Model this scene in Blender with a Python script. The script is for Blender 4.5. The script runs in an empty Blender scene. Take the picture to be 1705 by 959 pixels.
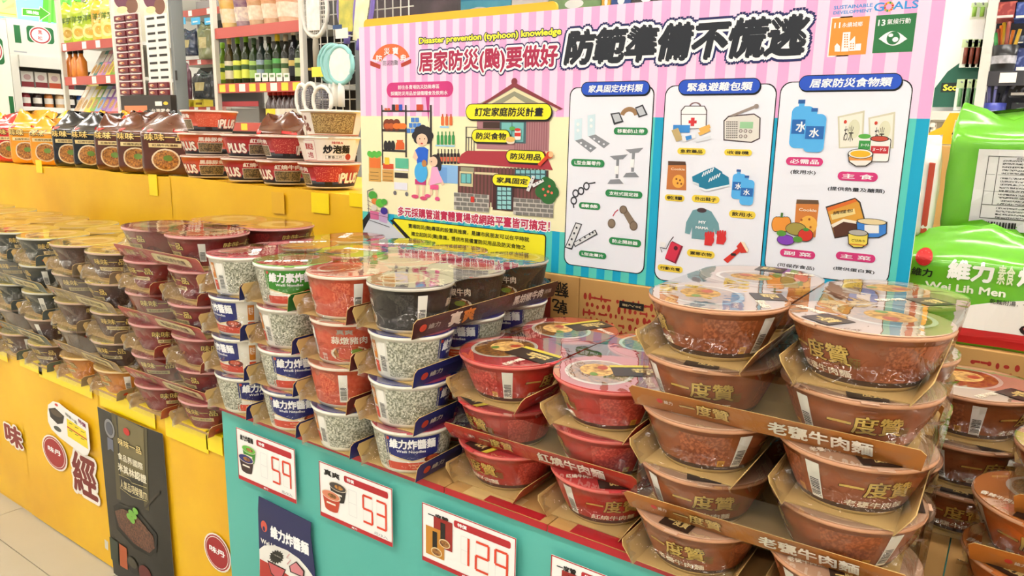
import bpy, bmesh, math, random
from mathutils import Matrix, Vector
random.seed(7)
SC = bpy.context.scene
COL = SC.collection
PI = math.pi

# ------------------------------------------------------------------ camera
HC = 1.2
F_PX, CX, CY = 1225.0, 852.5, 479.5
_z = -Vector((-127.5, -5900, 1225)).normalized()
_y = Vector((862.5, 239.5, 1225)); _y = (_y - _z * _y.dot(_z)).normalized()
_x = -_y.cross(_z)
RIGHT, UP, FWD = (Vector((_x[i], _y[i], _z[i])) for i in range(3))
cam_data = bpy.data.cameras.new('camera')
cam_data.sensor_fit = 'HORIZONTAL'; cam_data.sensor_width = 36
cam_data.lens = 36 * F_PX / 1705
cam_data.clip_start = 0.02
cam = bpy.data.objects.new('camera', cam_data); COL.objects.link(cam)
M3 = Matrix((RIGHT, UP, -FWD)).transposed()
cam.matrix_world = Matrix.Translation((0, 0, HC)) @ M3.to_4x4()
SC.camera = cam

# ------------------------------------------------------------------ world, exposure
w = bpy.data.worlds.new('world'); SC.world = w; w.use_nodes = True
bg = w.node_tree.nodes['Background']
bg.inputs[0].default_value = (1.0, 0.99, 0.98, 1); bg.inputs[1].default_value = 0.33
SC.view_settings.view_transform = 'Standard'; SC.view_settings.look = 'None'
SC.view_settings.exposure = 0.42; SC.view_settings.gamma = 1.0
SC.view_settings.use_curve_mapping = False
SC.cycles.use_denoising = True
SC.cycles.max_bounces = 7; SC.cycles.diffuse_bounces = 3; SC.cycles.glossy_bounces = 3
SC.cycles.transparent_max_bounces = 24
SC.cycles.caustics_reflective = False; SC.cycles.caustics_refractive = False
LIGHT = 23.0          # emission of the ceiling tubes

# ------------------------------------------------------------------ helpers
def ray(px, py):
    return RIGHT * (px - CX) + UP * (CY - py) + FWD * F_PX
def on_y(px, py, Y):
    d = ray(px, py); t = Y / d.y; return Vector((0, 0, HC)) + d * t
def on_x(px, py, X):
    d = ray(px, py); t = X / d.x; return Vector((0, 0, HC)) + d * t
def on_z(px, py, Z):
    d = ray(px, py); t = (Z - HC) / d.z; return Vector((0, 0, HC)) + d * t

def lin(h):
    h = h.lstrip('#'); c = [int(h[i:i+2], 16) / 255 for i in (0, 2, 4)]
    return tuple((v / 12.92 if v <= .04045 else ((v + .055) / 1.055) ** 2.4) for v in c) + (1,)
MATS = {}
def mat(hexc, rough=.5, spec=.4, metal=0., var=0., scale=30., bump=0., alpha=1., coat=0., hex2=None, stretch=None):
    """procedural principled material; var mixes in hex2 (or a darker tone) by noise"""
    key = (hexc, rough, spec, metal, var, scale, bump, alpha, coat, hex2, stretch)
    if key in MATS: return MATS[key]
    m = bpy.data.materials.new('mat_' + hexc.strip('#')); m.use_nodes = True
    nt = m.node_tree; b = nt.nodes['Principled BSDF']
    b.inputs['Base Color'].default_value = lin(hexc); b.inputs['Roughness'].default_value = rough
    b.inputs['Specular IOR Level'].default_value = spec; b.inputs['Metallic'].default_value = metal
    b.inputs['Coat Weight'].default_value = coat; b.inputs['Coat Roughness'].default_value = .06
    b.inputs['Alpha'].default_value = alpha
    if var or bump:
        tc = nt.nodes.new('ShaderNodeTexCoord'); nz = nt.nodes.new('ShaderNodeTexNoise')
        nz.inputs['Scale'].default_value = scale; nz.inputs['Detail'].default_value = 4
        src = tc.outputs['Object']
        if stretch:
            mp = nt.nodes.new('ShaderNodeMapping'); mp.inputs['Scale'].default_value = stretch
            nt.links.new(src, mp.inputs[0]); src = mp.outputs[0]
        nt.links.new(src, nz.inputs['Vector'])
        if var:
            cr = nt.nodes.new('ShaderNodeValToRGB')
            cr.color_ramp.elements[0].position = .5 - .2; cr.color_ramp.elements[1].position = .5 + .2
            c1 = lin(hexc); c2 = lin(hex2) if hex2 else tuple(v * .6 for v in c1[:3]) + (1,)
            cr.color_ramp.elements[0].color = c1
            cr.color_ramp.elements[1].color = tuple(c1[i] * (1 - var) + c2[i] * var for i in range(3)) + (1,)
            nt.links.new(nz.outputs['Fac'], cr.inputs[0]); nt.links.new(cr.outputs[0], b.inputs['Base Color'])
        if bump:
            bp = nt.nodes.new('ShaderNodeBump'); bp.inputs['Strength'].default_value = bump; bp.inputs['Distance'].default_value = .004
            nt.links.new(nz.outputs['Fac'], bp.inputs['Height']); nt.links.new(bp.outputs[0], b.inputs['Normal'])
    MATS[key] = m; return m
def speckle(c1, c2, scale=420., thr=.5, rough=.4, soft=.06):
    """small dense printing (ingredient text) that is too fine to read"""
    key = ('sp', c1, c2, scale, thr, rough)
    if key in MATS: return MATS[key]
    m = bpy.data.materials.new('fine_print'); m.use_nodes = True; nt = m.node_tree; b = nt.nodes['Principled BSDF']
    tc = nt.nodes.new('ShaderNodeTexCoord'); nz = nt.nodes.new('ShaderNodeTexNoise'); nz.inputs['Scale'].default_value = scale; nz.inputs['Detail'].default_value = 1
    cr = nt.nodes.new('ShaderNodeValToRGB'); cr.color_ramp.elements[0].position = thr - soft; cr.color_ramp.elements[1].position = thr + soft
    cr.color_ramp.elements[0].color = lin(c1); cr.color_ramp.elements[1].color = lin(c2)
    nt.links.new(tc.outputs['Object'], nz.inputs['Vector']); nt.links.new(nz.outputs['Fac'], cr.inputs[0]); nt.links.new(cr.outputs[0], b.inputs['Base Color'])
    b.inputs['Roughness'].default_value = rough
    MATS[key] = m; return m
def film_mat(name='clear_film', tint=(.97, .97, .95), lo=.05, hi=.62, rough=.07, bump=.5, scale=38., haze=.0, pw_=3.0):
    if name in MATS: return MATS[name]
    m = bpy.data.materials.new(name); m.use_nodes = True; nt = m.node_tree
    nt.nodes.remove(nt.nodes['Principled BSDF']); out = nt.nodes['Material Output']
    tr = nt.nodes.new('ShaderNodeBsdfTransparent'); tr.inputs[0].default_value = (*tint, 1)
    gl = nt.nodes.new('ShaderNodeBsdfGlossy'); gl.inputs['Roughness'].default_value = rough
    lw = nt.nodes.new('ShaderNodeLayerWeight'); lw.inputs[0].default_value = .5
    pw = nt.nodes.new('ShaderNodeMath'); pw.operation = 'POWER'; pw.inputs[1].default_value = pw_
    mr = nt.nodes.new('ShaderNodeMapRange'); mr.inputs['To Min'].default_value = lo; mr.inputs['To Max'].default_value = hi
    tc = nt.nodes.new('ShaderNodeTexCoord'); nz = nt.nodes.new('ShaderNodeTexNoise'); nz.inputs['Scale'].default_value = scale; nz.inputs['Detail'].default_value = 2
    nz.inputs['Distortion'].default_value = 1.2
    bp = nt.nodes.new('ShaderNodeBump'); bp.inputs['Strength'].default_value = bump; bp.inputs['Distance'].default_value = .006
    mx = nt.nodes.new('ShaderNodeMixShader'); L = nt.links.new
    L(tc.outputs['Object'], nz.inputs['Vector']); L(nz.outputs['Fac'], bp.inputs['Height']); L(bp.outputs[0], gl.inputs['Normal'])
    L(lw.outputs['Facing'], pw.inputs[0]); L(pw.outputs[0], mr.inputs['Value']); L(mr.outputs[0], mx.inputs[0])
    L(tr.outputs[0], mx.inputs[1]); L(gl.outputs[0], mx.inputs[2])
    last = mx
    if haze:
        df = nt.nodes.new('ShaderNodeBsdfDiffuse'); df.inputs[0].default_value = (.9, .9, .88, 1)
        m2 = nt.nodes.new('ShaderNodeMixShader'); m2.inputs[0].default_value = haze
        L(mx.outputs[0], m2.inputs[1]); L(df.outputs[0], m2.inputs[2]); last = m2
    L(last.outputs[0], out.inputs['Surface'])
    MATS[name] = m; return m
def emit(hexc, s):
    key = ('em', hexc, s)
    if key in MATS: return MATS[key]
    m = bpy.data.materials.new('lamp_glow'); m.use_nodes = True; b = m.node_tree.nodes['Principled BSDF']
    b.inputs['Base Color'].default_value = lin(hexc); b.inputs['Emission Color'].default_value = lin(hexc); b.inputs['Emission Strength'].default_value = s
    MATS[key] = m; return m

class MB:
    """collects faces with materials; build() links them as one mesh object"""
    def __init__(s): s.v = []; s.f = []; s.m = []; s.mats = []; s.sm = []
    def mi(s, m):
        if m not in s.mats: s.mats.append(m)
        return s.mats.index(m)
    def add(s, vs, fs, m, smooth=False):
        o = len(s.v); s.v += [tuple(v) for v in vs]; k = s.mi(m)
        for f in fs: s.f.append([i + o for i in f]); s.m.append(k); s.sm.append(smooth)
        return s
    def box(s, x0, x1, y0, y1, z0, z1, m):
        vs = [(x, y, z) for z in (z0, z1) for y in (y0, y1) for x in (x0, x1)]
        return s.add(vs, [(0, 2, 3, 1), (4, 5, 7, 6), (0, 1, 5, 4), (2, 6, 7, 3), (0, 4, 6, 2), (1, 3, 7, 5)], m)
    def lathe(s, prof, m, n=40, smooth=True, cap0=False, cap1=False, c=(0, 0, 0), mats=None):
        o = len(s.v)
        for r, z in prof:
            for i in range(n):
                a = 2 * PI * i / n; s.v.append((c[0] + r * math.cos(a), c[1] + r * math.sin(a), c[2] + z))
        for j in range(len(prof) - 1):
            k = s.mi(mats[j] if mats else m)
            for i in range(n):
                i2 = (i + 1) % n
                s.f.append([o + j*n + i, o + j*n + i2, o + (j+1)*n + i2, o + (j+1)*n + i]); s.m.append(k); s.sm.append(smooth)
        if cap0: s.f.append([o + i for i in range(n)][::-1]); s.m.append(s.mi(mats[0] if mats else m)); s.sm.append(False)
        if cap1: s.f.append([o + (len(prof)-1)*n + i for i in range(n)]); s.m.append(s.mi(mats[-1] if mats else m)); s.sm.append(False)
        return s
    def tube(s, pts, r, m, n=8, closed=False):
        pts = [Vector(p) for p in pts]; o = len(s.v); N = len(pts); k = s.mi(m)
        for i, p in enumerate(pts):
            a = pts[i-1] if (i or closed) else p; b = pts[(i+1) % N] if (i < N-1 or closed) else p
            t = (b - a).normalized(); up = Vector((0, 0, 1)) if abs(t.z) < .9 else Vector((0, 1, 0))
            e1 = t.cross(up).normalized(); e2 = t.cross(e1)
            rr = r[i] if isinstance(r, (list, tuple)) else r
            for q in range(n):
                an = 2 * PI * q / n; s.v.append(tuple(p + e1 * rr * math.cos(an) + e2 * rr * math.sin(an)))
        for i in range(N if closed else N - 1):
            for q in range(n):
                q2 = (q + 1) % n; i2 = (i + 1) % N
                s.f.append([o + i*n + q, o + i*n + q2, o + i2*n + q2, o + i2*n + q]); s.m.append(k); s.sm.append(True)
        if not closed:
            s.f.append([o + q for q in range(n)][::-1]); s.m.append(k); s.sm.append(False)
            s.f.append([o + (N-1)*n + q for q in range(n)]); s.m.append(k); s.sm.append(False)
        return s
    def mesh(s, name):
        me = bpy.data.meshes.new(name); me.from_pydata(s.v, [], s.f)
        for m in s.mats: me.materials.append(m)
        me.polygons.foreach_set('material_index', s.m); me.polygons.foreach_set('use_smooth', s.sm); me.update(); return me
    def build(s, name, parent=None, loc=(0, 0, 0), rz=0., bevel=0.):
        return link(name, s.mesh(name), parent, loc, rz, bevel)
def link(name, me, parent=None, loc=(0, 0, 0), rz=0., bevel=0.):
    o = bpy.data.objects.new(name, me); COL.objects.link(o); o.location = loc; o.rotation_euler[2] = rz
    if parent: o.parent = parent
    if bevel:
        b = o.modifiers.new('bevel', 'BEVEL'); b.width = bevel; b.segments = 2; b.limit_method = 'ANGLE'
    return o
def tag(o, label, cat, group=None):
    o['label'] = label; o['category'] = cat
    if group: o['group'] = group
    return o
def struct(o): o['kind'] = 'structure'; return o
def empty(name, loc=(0, 0, 0), rz=0.):
    o = bpy.data.objects.new(name, None); COL.objects.link(o); o.location = loc; o.rotation_euler[2] = rz; o.empty_display_size = .02
    return o

# ------------------------------------------------------------------ lettering
TXT = {}; RAW = {}
def glyphs(s, bold=0., res=2):
    """outline of a string as flat mesh, normalised to the unit square; bold thickens the strokes by shifted copies"""
    key = (s, bold, res)
    if key in TXT: return TXT[key]
    k0 = (s, 0., res)
    if bold and k0 not in TXT: glyphs(s, 0., res)
    if bold:
        vs0, fs0 = RAW[k0]; rr = [(bold, 8 if bold < .06 else 14)]
        if bold > .09: rr.append((bold * .5, 8))
        offs = [(0, 0)] + [(r * math.cos(2*PI*k/n_), r * math.sin(2*PI*k/n_)) for r, n_ in rr for k in range(n_)]
        if bold < .06: offs = [(bold, 0), (-bold, 0), (0, bold), (0, -bold), (bold*.7, bold*.7), (-bold*.7, -bold*.7)]
        vs, fs = [], []
        for q_, (dx, dy) in enumerate(offs):
            o_ = len(vs); vs += [(x + dx, y + dy, q_ * 1.2e-5) for x, y, _ in vs0]; fs += [[i + o_ for i in f] for f in fs0]
    else:
        c = bpy.data.curves.new('t', 'FONT'); c.body = s; c.resolution_u = res; c.fill_mode = 'FRONT'
        o = bpy.data.objects.new('t', c); COL.objects.link(o)
        dg = bpy.context.evaluated_depsgraph_get(); me = bpy.data.meshes.new_from_object(o.evaluated_get(dg))
        vs = [(v.co.x, v.co.y, 0.) for v in me.vertices]; fs = [list(p.vertices) for p in me.polygons]
        bpy.data.objects.remove(o); bpy.data.meshes.remove(me); bpy.data.curves.remove(c)
        RAW[key] = (vs, fs)
    x0 = min(v[0] for v in vs); x1 = max(v[0] for v in vs); y0 = min(v[1] for v in vs); y1 = max(v[1] for v in vs)
    W, H = x1 - x0, max(y1 - y0, .12)
    TXT[key] = ([((v[0]-x0)/W, (v[1]-y0)/H, v[2]) for v in vs], fs, W / H); return TXT[key]

EPS = .0003
class Art:
    """flat print on a vertical plane. Local frame: x right, z up, front is -y. Positions may be given
    as points of the plane seen at reference pixels (px=True) or in metres (px=False)."""
    def __init__(s, origin=(0, 0, 0), rz=0., px=True):
        s.o = Vector(origin); s.rz = rz; s.px = px; s.mb = MB(); s.k = 0
        s.n = Vector((math.sin(rz), -math.cos(rz), 0)); s.u = Vector((math.cos(rz), math.sin(rz), 0))
    def q(s, x, y):
        if not s.px: return (x, y)
        d = ray(x, y); c = Vector((0, 0, HC)); t = (s.o - c).dot(s.n) / d.dot(s.n); p = c + d * t - s.o
        return (p.dot(s.u), p.z)
    def raw(s, pts, m, L, faces=None):
        m = mat(m, .45) if isinstance(m, str) else m
        s.k += 1
        vs = [(p[0], -L * EPS - s.k * 2.5e-6 - (p[2] if len(p) > 2 else 0), p[1]) for p in pts]
        s.mb.add(vs, faces or [list(range(len(vs)))], m); return s
    def P(s, m, pts, L=1): return s.raw([s.q(*p) for p in pts], m, L)
    def rect(s, x0, y0, x1, y1):
        a = s.q(x0, y0); b = s.q(x1, y1); return min(a[0], b[0]), min(a[1], b[1]), max(a[0], b[0]), max(a[1], b[1])
    def R(s, m, x0, y0, x1, y1, L=1, rad=0., slant=0.):
        a, b, c, d = s.rect(x0, y0, x1, y1)
        if rad <= 0: pts = [(a, b), (c, b), (c, d), (a, d)]
        else:
            r = rad * min(c - a, d - b); pts = []
            for (X, Y, t0) in ((c-r, d-r, 0), (a+r, d-r, 90), (a+r, b+r, 180), (c-r, b+r, 270)):
                pts += [(X + r*math.cos(math.radians(t0 + k*15)), Y + r*math.sin(math.radians(t0 + k*15))) for k in range(7)]
        if slant: pts = [(x + slant * (z - b), z) for x, z in pts]
        return s.raw(pts, m, L)
    def E(s, m, x, y, rx, ry, L=1, a0=0, a1=360, n=24, hole=0.):
        c = s.q(x, y); e = s.q(x + rx, y); g = s.q(x, y - ry); RX = abs(e[0] - c[0]); RY = abs(g[1] - c[1])
        if hole:
            pts = []; fs = []
            for k in range(n + 1):
                t = math.radians(a0 + (a1 - a0) * k / n)
                pts += [(c[0] + RX*math.cos(t), c[1] + RY*math.sin(t)), (c[0] + hole*RX*math.cos(t), c[1] + hole*RY*math.sin(t))]
            fs = [[2*k, 2*k+2, 2*k+3, 2*k+1] for k in range(n)]
            return s.raw(pts, m, L, fs)
        N = n if a1 - a0 >= 360 else n + 1
        pts = [(c[0] + RX*math.cos(math.radians(a0 + (a1-a0)*k/n)), c[1] + RY*math.sin(math.radians(a0 + (a1-a0)*k/n))) for k in range(N)]
        return s.raw(pts, m, L)
    def line(s, m, pts, wd, L=1, closed=False):
        """stroke of width wd (metres)"""
        q = [Vector(s.q(*p)) for p in pts]; N = len(q); vs = []; fs = []
        for i in range(N):
            a = q[i-1] if (i or closed) else q[i]; b = q[(i+1) % N] if (i < N-1 or closed) else q[i]
            t = (b - a); t = t.normalized() if t.length else Vector((1, 0)); nn = Vector((-t.y, t.x)) * wd / 2
            vs += [tuple(q[i] + nn), tuple(q[i] - nn)]
        for i in range(N if closed else N - 1):
            j = (i + 1) % N; fs.append([2*i, 2*i+1, 2*j+1, 2*j])
        return s.raw(vs, m, L, fs)
    def T(s, txt, x0, y0, x1, y1, m, L=2, bold=0., slant=0., res=2, outl=(), rot=0, skew=0.):
        """lettering that fills the rectangle; outl = [(material, bold)...] drawn underneath, outermost first"""
        a, b, c, d = s.rect(x0, y0, x1, y1)
        def put(bd, mm, LL, grow):
            v, f, _ = glyphs(txt, bd, res)
            W, H = c - a, d - b; pts = []
            for x, y, dk in v:
                if rot == 180: x, y = 1 - x, 1 - y
                if rot == 90: x, y = 1 - y, x
                X = a + (x * (W + 2*grow) - grow); Z = b + (y * (H + 2*grow) - grow)
                pts.append((X + slant * (Z - b), Z + skew * (X - a), dk))
            s.raw(pts, mm, LL, f)
        _, _, asp = glyphs(txt, bold, res)
        n = len(outl)
        em = (d - b) / 0.9
        for i, (mm, bd) in enumerate(outl): put(bd, mm, L + i, (bd - bold) * em)
        put(bold, m, L + n, 0); return s
    def cut(s, name, parent):
        s.build(name, parent); s.mb = MB()
    def build(s, name, parent=None, loc=None):
        if loc is None:
            loc = s.o.copy(); p = parent
            while p: loc -= p.location; p = p.parent
        o = s.mb.build(name, parent, loc, 0 if parent else s.rz); return o

# ================================================================== the setting
fl = MB().box(-10.5, 3.5, -3, 8, -.05, -.004, mat('#b9b2a2', .6)).build('floor'); struct(fl)
tile_me = MB().box(-.2985, .2985, -.2985, .2985, -.004, .0, mat('#c3bca8', .22, .5, var=.15, scale=6, hex2='#b0a78f')).mesh('tile')
for i in range(13):
    for j in range(4):
        link('tile', tile_me, fl, (-7.0 + .6 * i, -.72 + .6 * j, 0))
struct(MB().box(-10.5, 3.5, -3, 8, 2.85, 2.95, mat('#f2f1ec', .8)).build('ceiling'))
struct(MB().box(-10.5, 3.5, 7.9, 8, 0, 2.85, mat('#f0eee6', .8)).build('wall_back'))
struct(MB().box(-10.5, -10.4, -3, 8, 0, 2.85, mat('#f0eee6', .8)).build('wall_left'))
struct(MB().box(3.4, 3.5, -3, 8, 0, 2.85, mat('#f0eee6', .8)).build('wall_right'))
NUM = ('first', 'second', 'third', 'fourth', 'fifth', 'sixth', 'seventh', 'eighth', 'ninth', 'tenth', 'eleventh')
hm = MB().box(-.62, .62, -.11, .11, 0, .05, mat('#f4f4f0', .4)).mesh('housing')
tm = MB().box(-.6, .6, -.075, -.02, -.02, 0, emit('#fffaf3', LIGHT)).box(-.6, .6, .02, .075, -.02, 0, emit('#fffaf3', LIGHT)).mesh('tube')
for i in range(7):
    for j in range(6):
        h = link('ceiling_light', hm, None, (-8.6 + i * 1.75, -2.0 + j * 1.65, 2.8))
        tag(h, f'white twin-tube ceiling light, {NUM[j]} row from the camera, {NUM[i]} from the left', 'light', 'ceiling lights in rows')
        link('tube', tm, h)

# ================================================================== display tables
M_YEL = mat('#f5c31e', .4, .4, var=.7, scale=4, bump=.3, hex2='#e2a612')
M_YTAPE = mat('#ffe000', .3, .5)
M_TEAL = mat('#58b4a6', .5, .3, var=.3, scale=4, bump=.15, hex2='#74c6b8')
M_KRAFT = mat('#c79a5c', .7, .2, var=.25, scale=14, hex2='#b98b4e')
M_TAN = mat('#c9a669', .65, .25, var=.2, scale=25, hex2='#b8935a')
M_REDP = mat('#b3222a', .45)
YZ, TZ, RZ = .53, .63, 1.04           # table heights: yellow front tier, teal front tier, yellow rear tier
YF, TF, RF = .90, .872, 1.36          # front faces

def wavy_sheet(x0, x1, z0, z1, amp, m, seed, nx=24, nz=10, sag=0.):
    """paper facing -y with gentle waves"""
    rnd = random.Random(seed); ph = [rnd.uniform(0, 6.28) for _ in range(6)]
    mb = MB(); vs = []
    for j in range(nz + 1):
        for i in range(nx + 1):
            x = x0 + (x1 - x0) * i / nx; z = z0 + (z1 - z0) * j / nz
            y = -amp * (1 + .5 * math.sin(9 * x + ph[0] + 2 * z) + .35 * math.sin(17 * x + ph[1] - 5 * z) + .3 * math.sin(11 * z + ph[2] + 3 * x))
            dz = sag * (math.sin(5 * x + ph[3]) + .6 * math.sin(11 * x + ph[4])) * (j / nz)
            vs.append((x, y, z + dz))
    fs = [(j*(nx+1)+i, j*(nx+1)+i+1, (j+1)*(nx+1)+i+1, (j+1)*(nx+1)+i) for j in range(nz) for i in range(nx)]
    return mb.add(vs, fs, m, True)

ty = MB().box(-5.2, -1.345, YF + .004, RF - .006, .0, YZ, M_YEL).build('display_table')
tag(ty, 'low display table wrapped in yellow paper under the stacked dark and red bowls', 'table')
SEAMS = [-5.2, -4.2, -3.25, -2.425, -1.94, -1.345]
for k in range(5):
    wavy_sheet(SEAMS[k] + .001, SEAMS[k+1] + .012, .012 if k < 3 else .004, YZ + .002, .0016, M_YEL, k).build('paper_sheet', ty, (0, YF + .002 - .0012 * (k % 2), 0))
for (x, wd, h, t) in ((-3.1, .34, .03, .2), (-2.62, .33, .034, -.1), (-2.3, .14, .028, .1), (-2.1, .3, .036, .0), (-1.78, .26, .045, .05), (-1.52, .17, .05, -.06), (-1.41, .06, .04, .05)):
    MB().box(-wd/2, wd/2, -.0012, 0, -h, .003, M_YTAPE).box(-wd/2, wd/2, 0, .03, .0025, .0035, M_YTAPE).build('tape', ty, (x, YF - .0035, YZ))

tr = MB().box(-5.2, -1.345, RF + .004, 1.95, .0, RZ - .004, M_YEL).build('display_riser')
tag(tr, 'taller rear tier wrapped in creased yellow paper carrying noodle bags and bowls', 'table')
for k, (a, b) in enumerate(((-5.2, -3.6), (-3.6, -2.3), (-2.3, -1.357))):
    wavy_sheet(a, b + .01, YZ, RZ + .002, .0018, M_YEL, 20 + k, 30, 8, .004).build('paper_sheet', tr, (0, RF + .002 - .001 * (k % 2), 0))
for (px, py, wd, h) in ((67, 277, .05, .05), (257, 308, .05, .07), (535, 338, .07, .055), (595, 333, .05, .035), (465, 338, .055, .06)):
    p = on_y(px, py, RF)
    MB().box(-wd/2, wd/2, -.001, 0, -h/2, h/2, M_YTAPE if px != 465 else mat('#eab42a', .3)).build('tape', tr, (p.x, RF - .004, p.z))

tt = MB().box(-1.338, .75, TF + .004, 1.9, 0, TZ - .012, M_TEAL).build('display_table')
tag(tt, 'display table wrapped in teal paper below the blue, red and brown bowls', 'table')
wavy_sheet(-1.340, .75, .005, TZ - .006, .0014, M_TEAL, 40, 40, 8).build('paper_sheet', tt, (0, TF + .002, 0))
# flattened cartons lying on the table as a top
def flat_carton(x0, x1, label, sd):
    o = MB().box(x0, x1, TF - .005, 1.33, TZ - .010, TZ - .001, M_KRAFT).build('cardboard_sheet')
    MB().box(x0, x1, TF - .0065, TF - .005, TZ - .0115, TZ - .0005, M_REDP).build('red_edge', o)
    rnd = random.Random(sd)
    for k in range(4):
        x = rnd.uniform(x0 + .03, x1 - .12)
        MB().box(x, x + rnd.uniform(.05, .11), TF - .002, TF + rnd.uniform(.015, .05), TZ - .001, TZ - .0003 - .0002 * k, mat('#d9b878', .3, .5) if k % 2 else M_REDP).build('tape' if k % 2 else 'printed_patch', o)
    tag(o, label, 'cardboard')
flat_carton(-1.336, -.72, 'flattened brown carton under the blue and white noodle cups', 1)
flat_carton(-.718, -.52, 'narrow flattened carton with red edge under the left red bowls', 2)
flat_carton(-.518, -.02, 'flattened carton with red edge under right red and brown bowls', 3)
flat_carton(-.018, .74, 'flattened carton under the orange bowls at the right edge', 4)

# ================================================================== noodle bowls
class Bowl:
    def __init__(s, r0, r1, h, pw=.85): s.r0, s.r1, s.h, s.pw = r0, r1, h, pw
    def r(s, z): return s.r0 + (s.r1 - s.r0) * max(0., min(1., z / s.h)) ** s.pw
    def wrap(s, mb, pts, faces, m, a0, off):
        """pts (u metres along the wall, z) wrapped round the wall, centred on angle a0 (deg, 0 = front)"""
        vs = []
        for p_ in pts:
            u, z = p_[:2]; a = math.radians(a0 - 90) + u / s.r(z); R = s.r(z) + off + (p_[2] if len(p_) > 2 else 0)
            vs.append((R * math.cos(a), R * math.sin(a), z))
        mb.add(vs, faces, mat(m, .35) if isinstance(m, str) else m)
    def patch(s, mb, a0, wd, z0, z1, m, off=.0003, v0=0., v1=0.):
        """rectangular label; v0 drops the middle of the lower edge, v1 lifts the middle of the upper edge"""
        n = max(2, int(wd / .008)); nz = 4; pts = []; fs = []
        zm = (z0 + z1) / 2; rm = s.r(zm)
        for j in range(nz + 1):
            for i in range(n + 1):
                t = i / n * 2 - 1; lo = z0 - v0 * (1 - abs(t)); hi = z1 + v1 * (1 - t * t)
                z = lo + (hi - lo) * j / nz; pts.append((t * wd / 2 * s.r(z) / rm, z))
        fs = [(j*(n+1)+i, j*(n+1)+i+1, (j+1)*(n+1)+i+1, (j+1)*(n+1)+i) for j in range(nz) for i in range(n)]
        s.wrap(mb, pts, fs, m, a0, off)
    def text(s, mb, txt, a0, wd, z0, z1, m, bold=.02, off=.0007, res=2, slant=0.):
        v, f, _ = glyphs(txt, bold, res)
        s.wrap(mb, [((x - .5) * wd + slant * y * (z1 - z0), z0 + y * (z1 - z0), k) for x, y, k in v], f, m, a0, off)
    def disc(s, mb, a0, u, z, ru, rz_, m, off=.0006, n=18):
        s.wrap(mb, [(u + ru * math.cos(2*PI*k/n), z + rz_ * math.sin(2*PI*k/n)) for k in range(n)], [list(range(n))], m, a0, off)
    def barcode(s, mb, a0, wd, z0, z1, off=.0006):
        s.patch(mb, a0, wd, z0, z1, '#f3efe4', off)
        rnd = random.Random(3); z = z0 + (z1 - z0) * .08
        while z < z0 + (z1 - z0) * .55:
            t = rnd.uniform(.0006, .0016); s.wrap(mb, [(-wd*.36, z), (wd*.36, z), (wd*.36, z + t), (-wd*.36, z + t)], [(0, 1, 2, 3)], '#2a2a2a', a0, off + .0003); z += t + rnd.uniform(.0007, .0014)
    def body(s, m, band=None, ring='#e9d9b0', rim='#efe3c8', zb=.07, zd=.17):
        mring, mrim = mat(ring, .4), mat(rim, .35)
        band = band or m
        zs = [0, zb*s.h, zb*s.h + .0004, zd*s.h]; prof = [(s.r(z), z) for z in zs]; ms = [mring, mring, band]
        for t in (.3, .5, .7, .93): prof.append((s.r(t*s.h), t*s.h)); ms.append(m)
        prof += [(s.r1 + .0012, .935*s.h), (s.r1 + .0018, .965*s.h), (s.r1 + .0012, s.h), (s.r1 - .004, s.h)]; ms += [mrim]*4
        return MB().lathe(prof, m, 48, True, True, True, mats=ms).mesh('noodle_bowl')
    def lid(s, m, tab=True, edge=None):
        R = s.r1 - .0006
        mb = MB().lathe([(R, s.h + .0001), (R + .0012, s.h + .001), (R, s.h + .0016), (R - .006, s.h + .0012), (.002, s.h + .0016)], m, 48, True, True, True)
        if tab: mb.box(-.009, .009, -R - .006, -R + .002, s.h + .0002, s.h + .0012, m)
        return mb.mesh('lid')
    def lidart(s):
        return LidArt(s.h + .0019)
class LidArt:
    def __init__(s, z): s.z = z; s.mb = MB()
    def raw(s, pts, m, L=1, faces=None):
        m = mat(m, .3) if isinstance(m, str) else m
        s.mb.add([(p[0], p[1], s.z + L * .0002 + (p[2] if len(p) > 2 else 0)) for p in pts], faces or [list(range(len(pts)))], m); return s
    def E(s, m, x, y, rx, ry, L=1, n=32): return s.raw([(x + rx*math.cos(2*PI*k/n), y + ry*math.sin(2*PI*k/n)) for k in range(n)], m, L)
    def R(s, m, x0, y0, x1, y1, L=1): return s.raw([(x0, y0), (x1, y0), (x1, y1), (x0, y1)], m, L)
    def sector(s, m, r, a0, a1, L=1, rin=0.):
        n = 20; A = [math.radians(a0 + (a1-a0)*k/n) for k in range(n+1)]
        return s.raw([(r*math.cos(a), r*math.sin(a)) for a in A] + ([(rin*math.cos(a), rin*math.sin(a)) for a in A[::-1]] if rin else [(0, 0)]), m, L)
    def T(s, txt, x0, y0, x1, y1, m, L=2, bold=.02, rot=0):
        v, f, _ = glyphs(txt, bold, 2); c, sn = math.cos(rot), math.sin(rot); xm, ym = (x0+x1)/2, (y0+y1)/2
        pts = []
        for x, y, k in v:
            X, Y = (x - .5)*(x1-x0), (y - .5)*(y1-y0); pts.append((xm + X*c - Y*sn, ym + X*sn + Y*c, k))
        return s.raw(pts, m, L, f)

M_FILM = film_mat(lo=.035, hi=.62, bump=1.0, rough=.05, scale=30.)
M_FTOP = film_mat('clear_film_top', lo=.06, hi=.97, bump=.12, scale=12., rough=.03, pw_=1.9)
NOOD = speckle('#c98a3a', '#6a3a1c', 160., .5, .4, .18)
NOOD2 = speckle('#e0b46a', '#8c5a2a', 130., .52, .4, .2)
TYPES = {}
def reg(key, b, body, lid, prints, lidart, word):
    TYPES[key] = dict(b=b, body=body, lid=lid, pr=prints.mesh('label_print'), la=lidart.mb.mesh('lid_print') if lidart else None, word=word)

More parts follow.
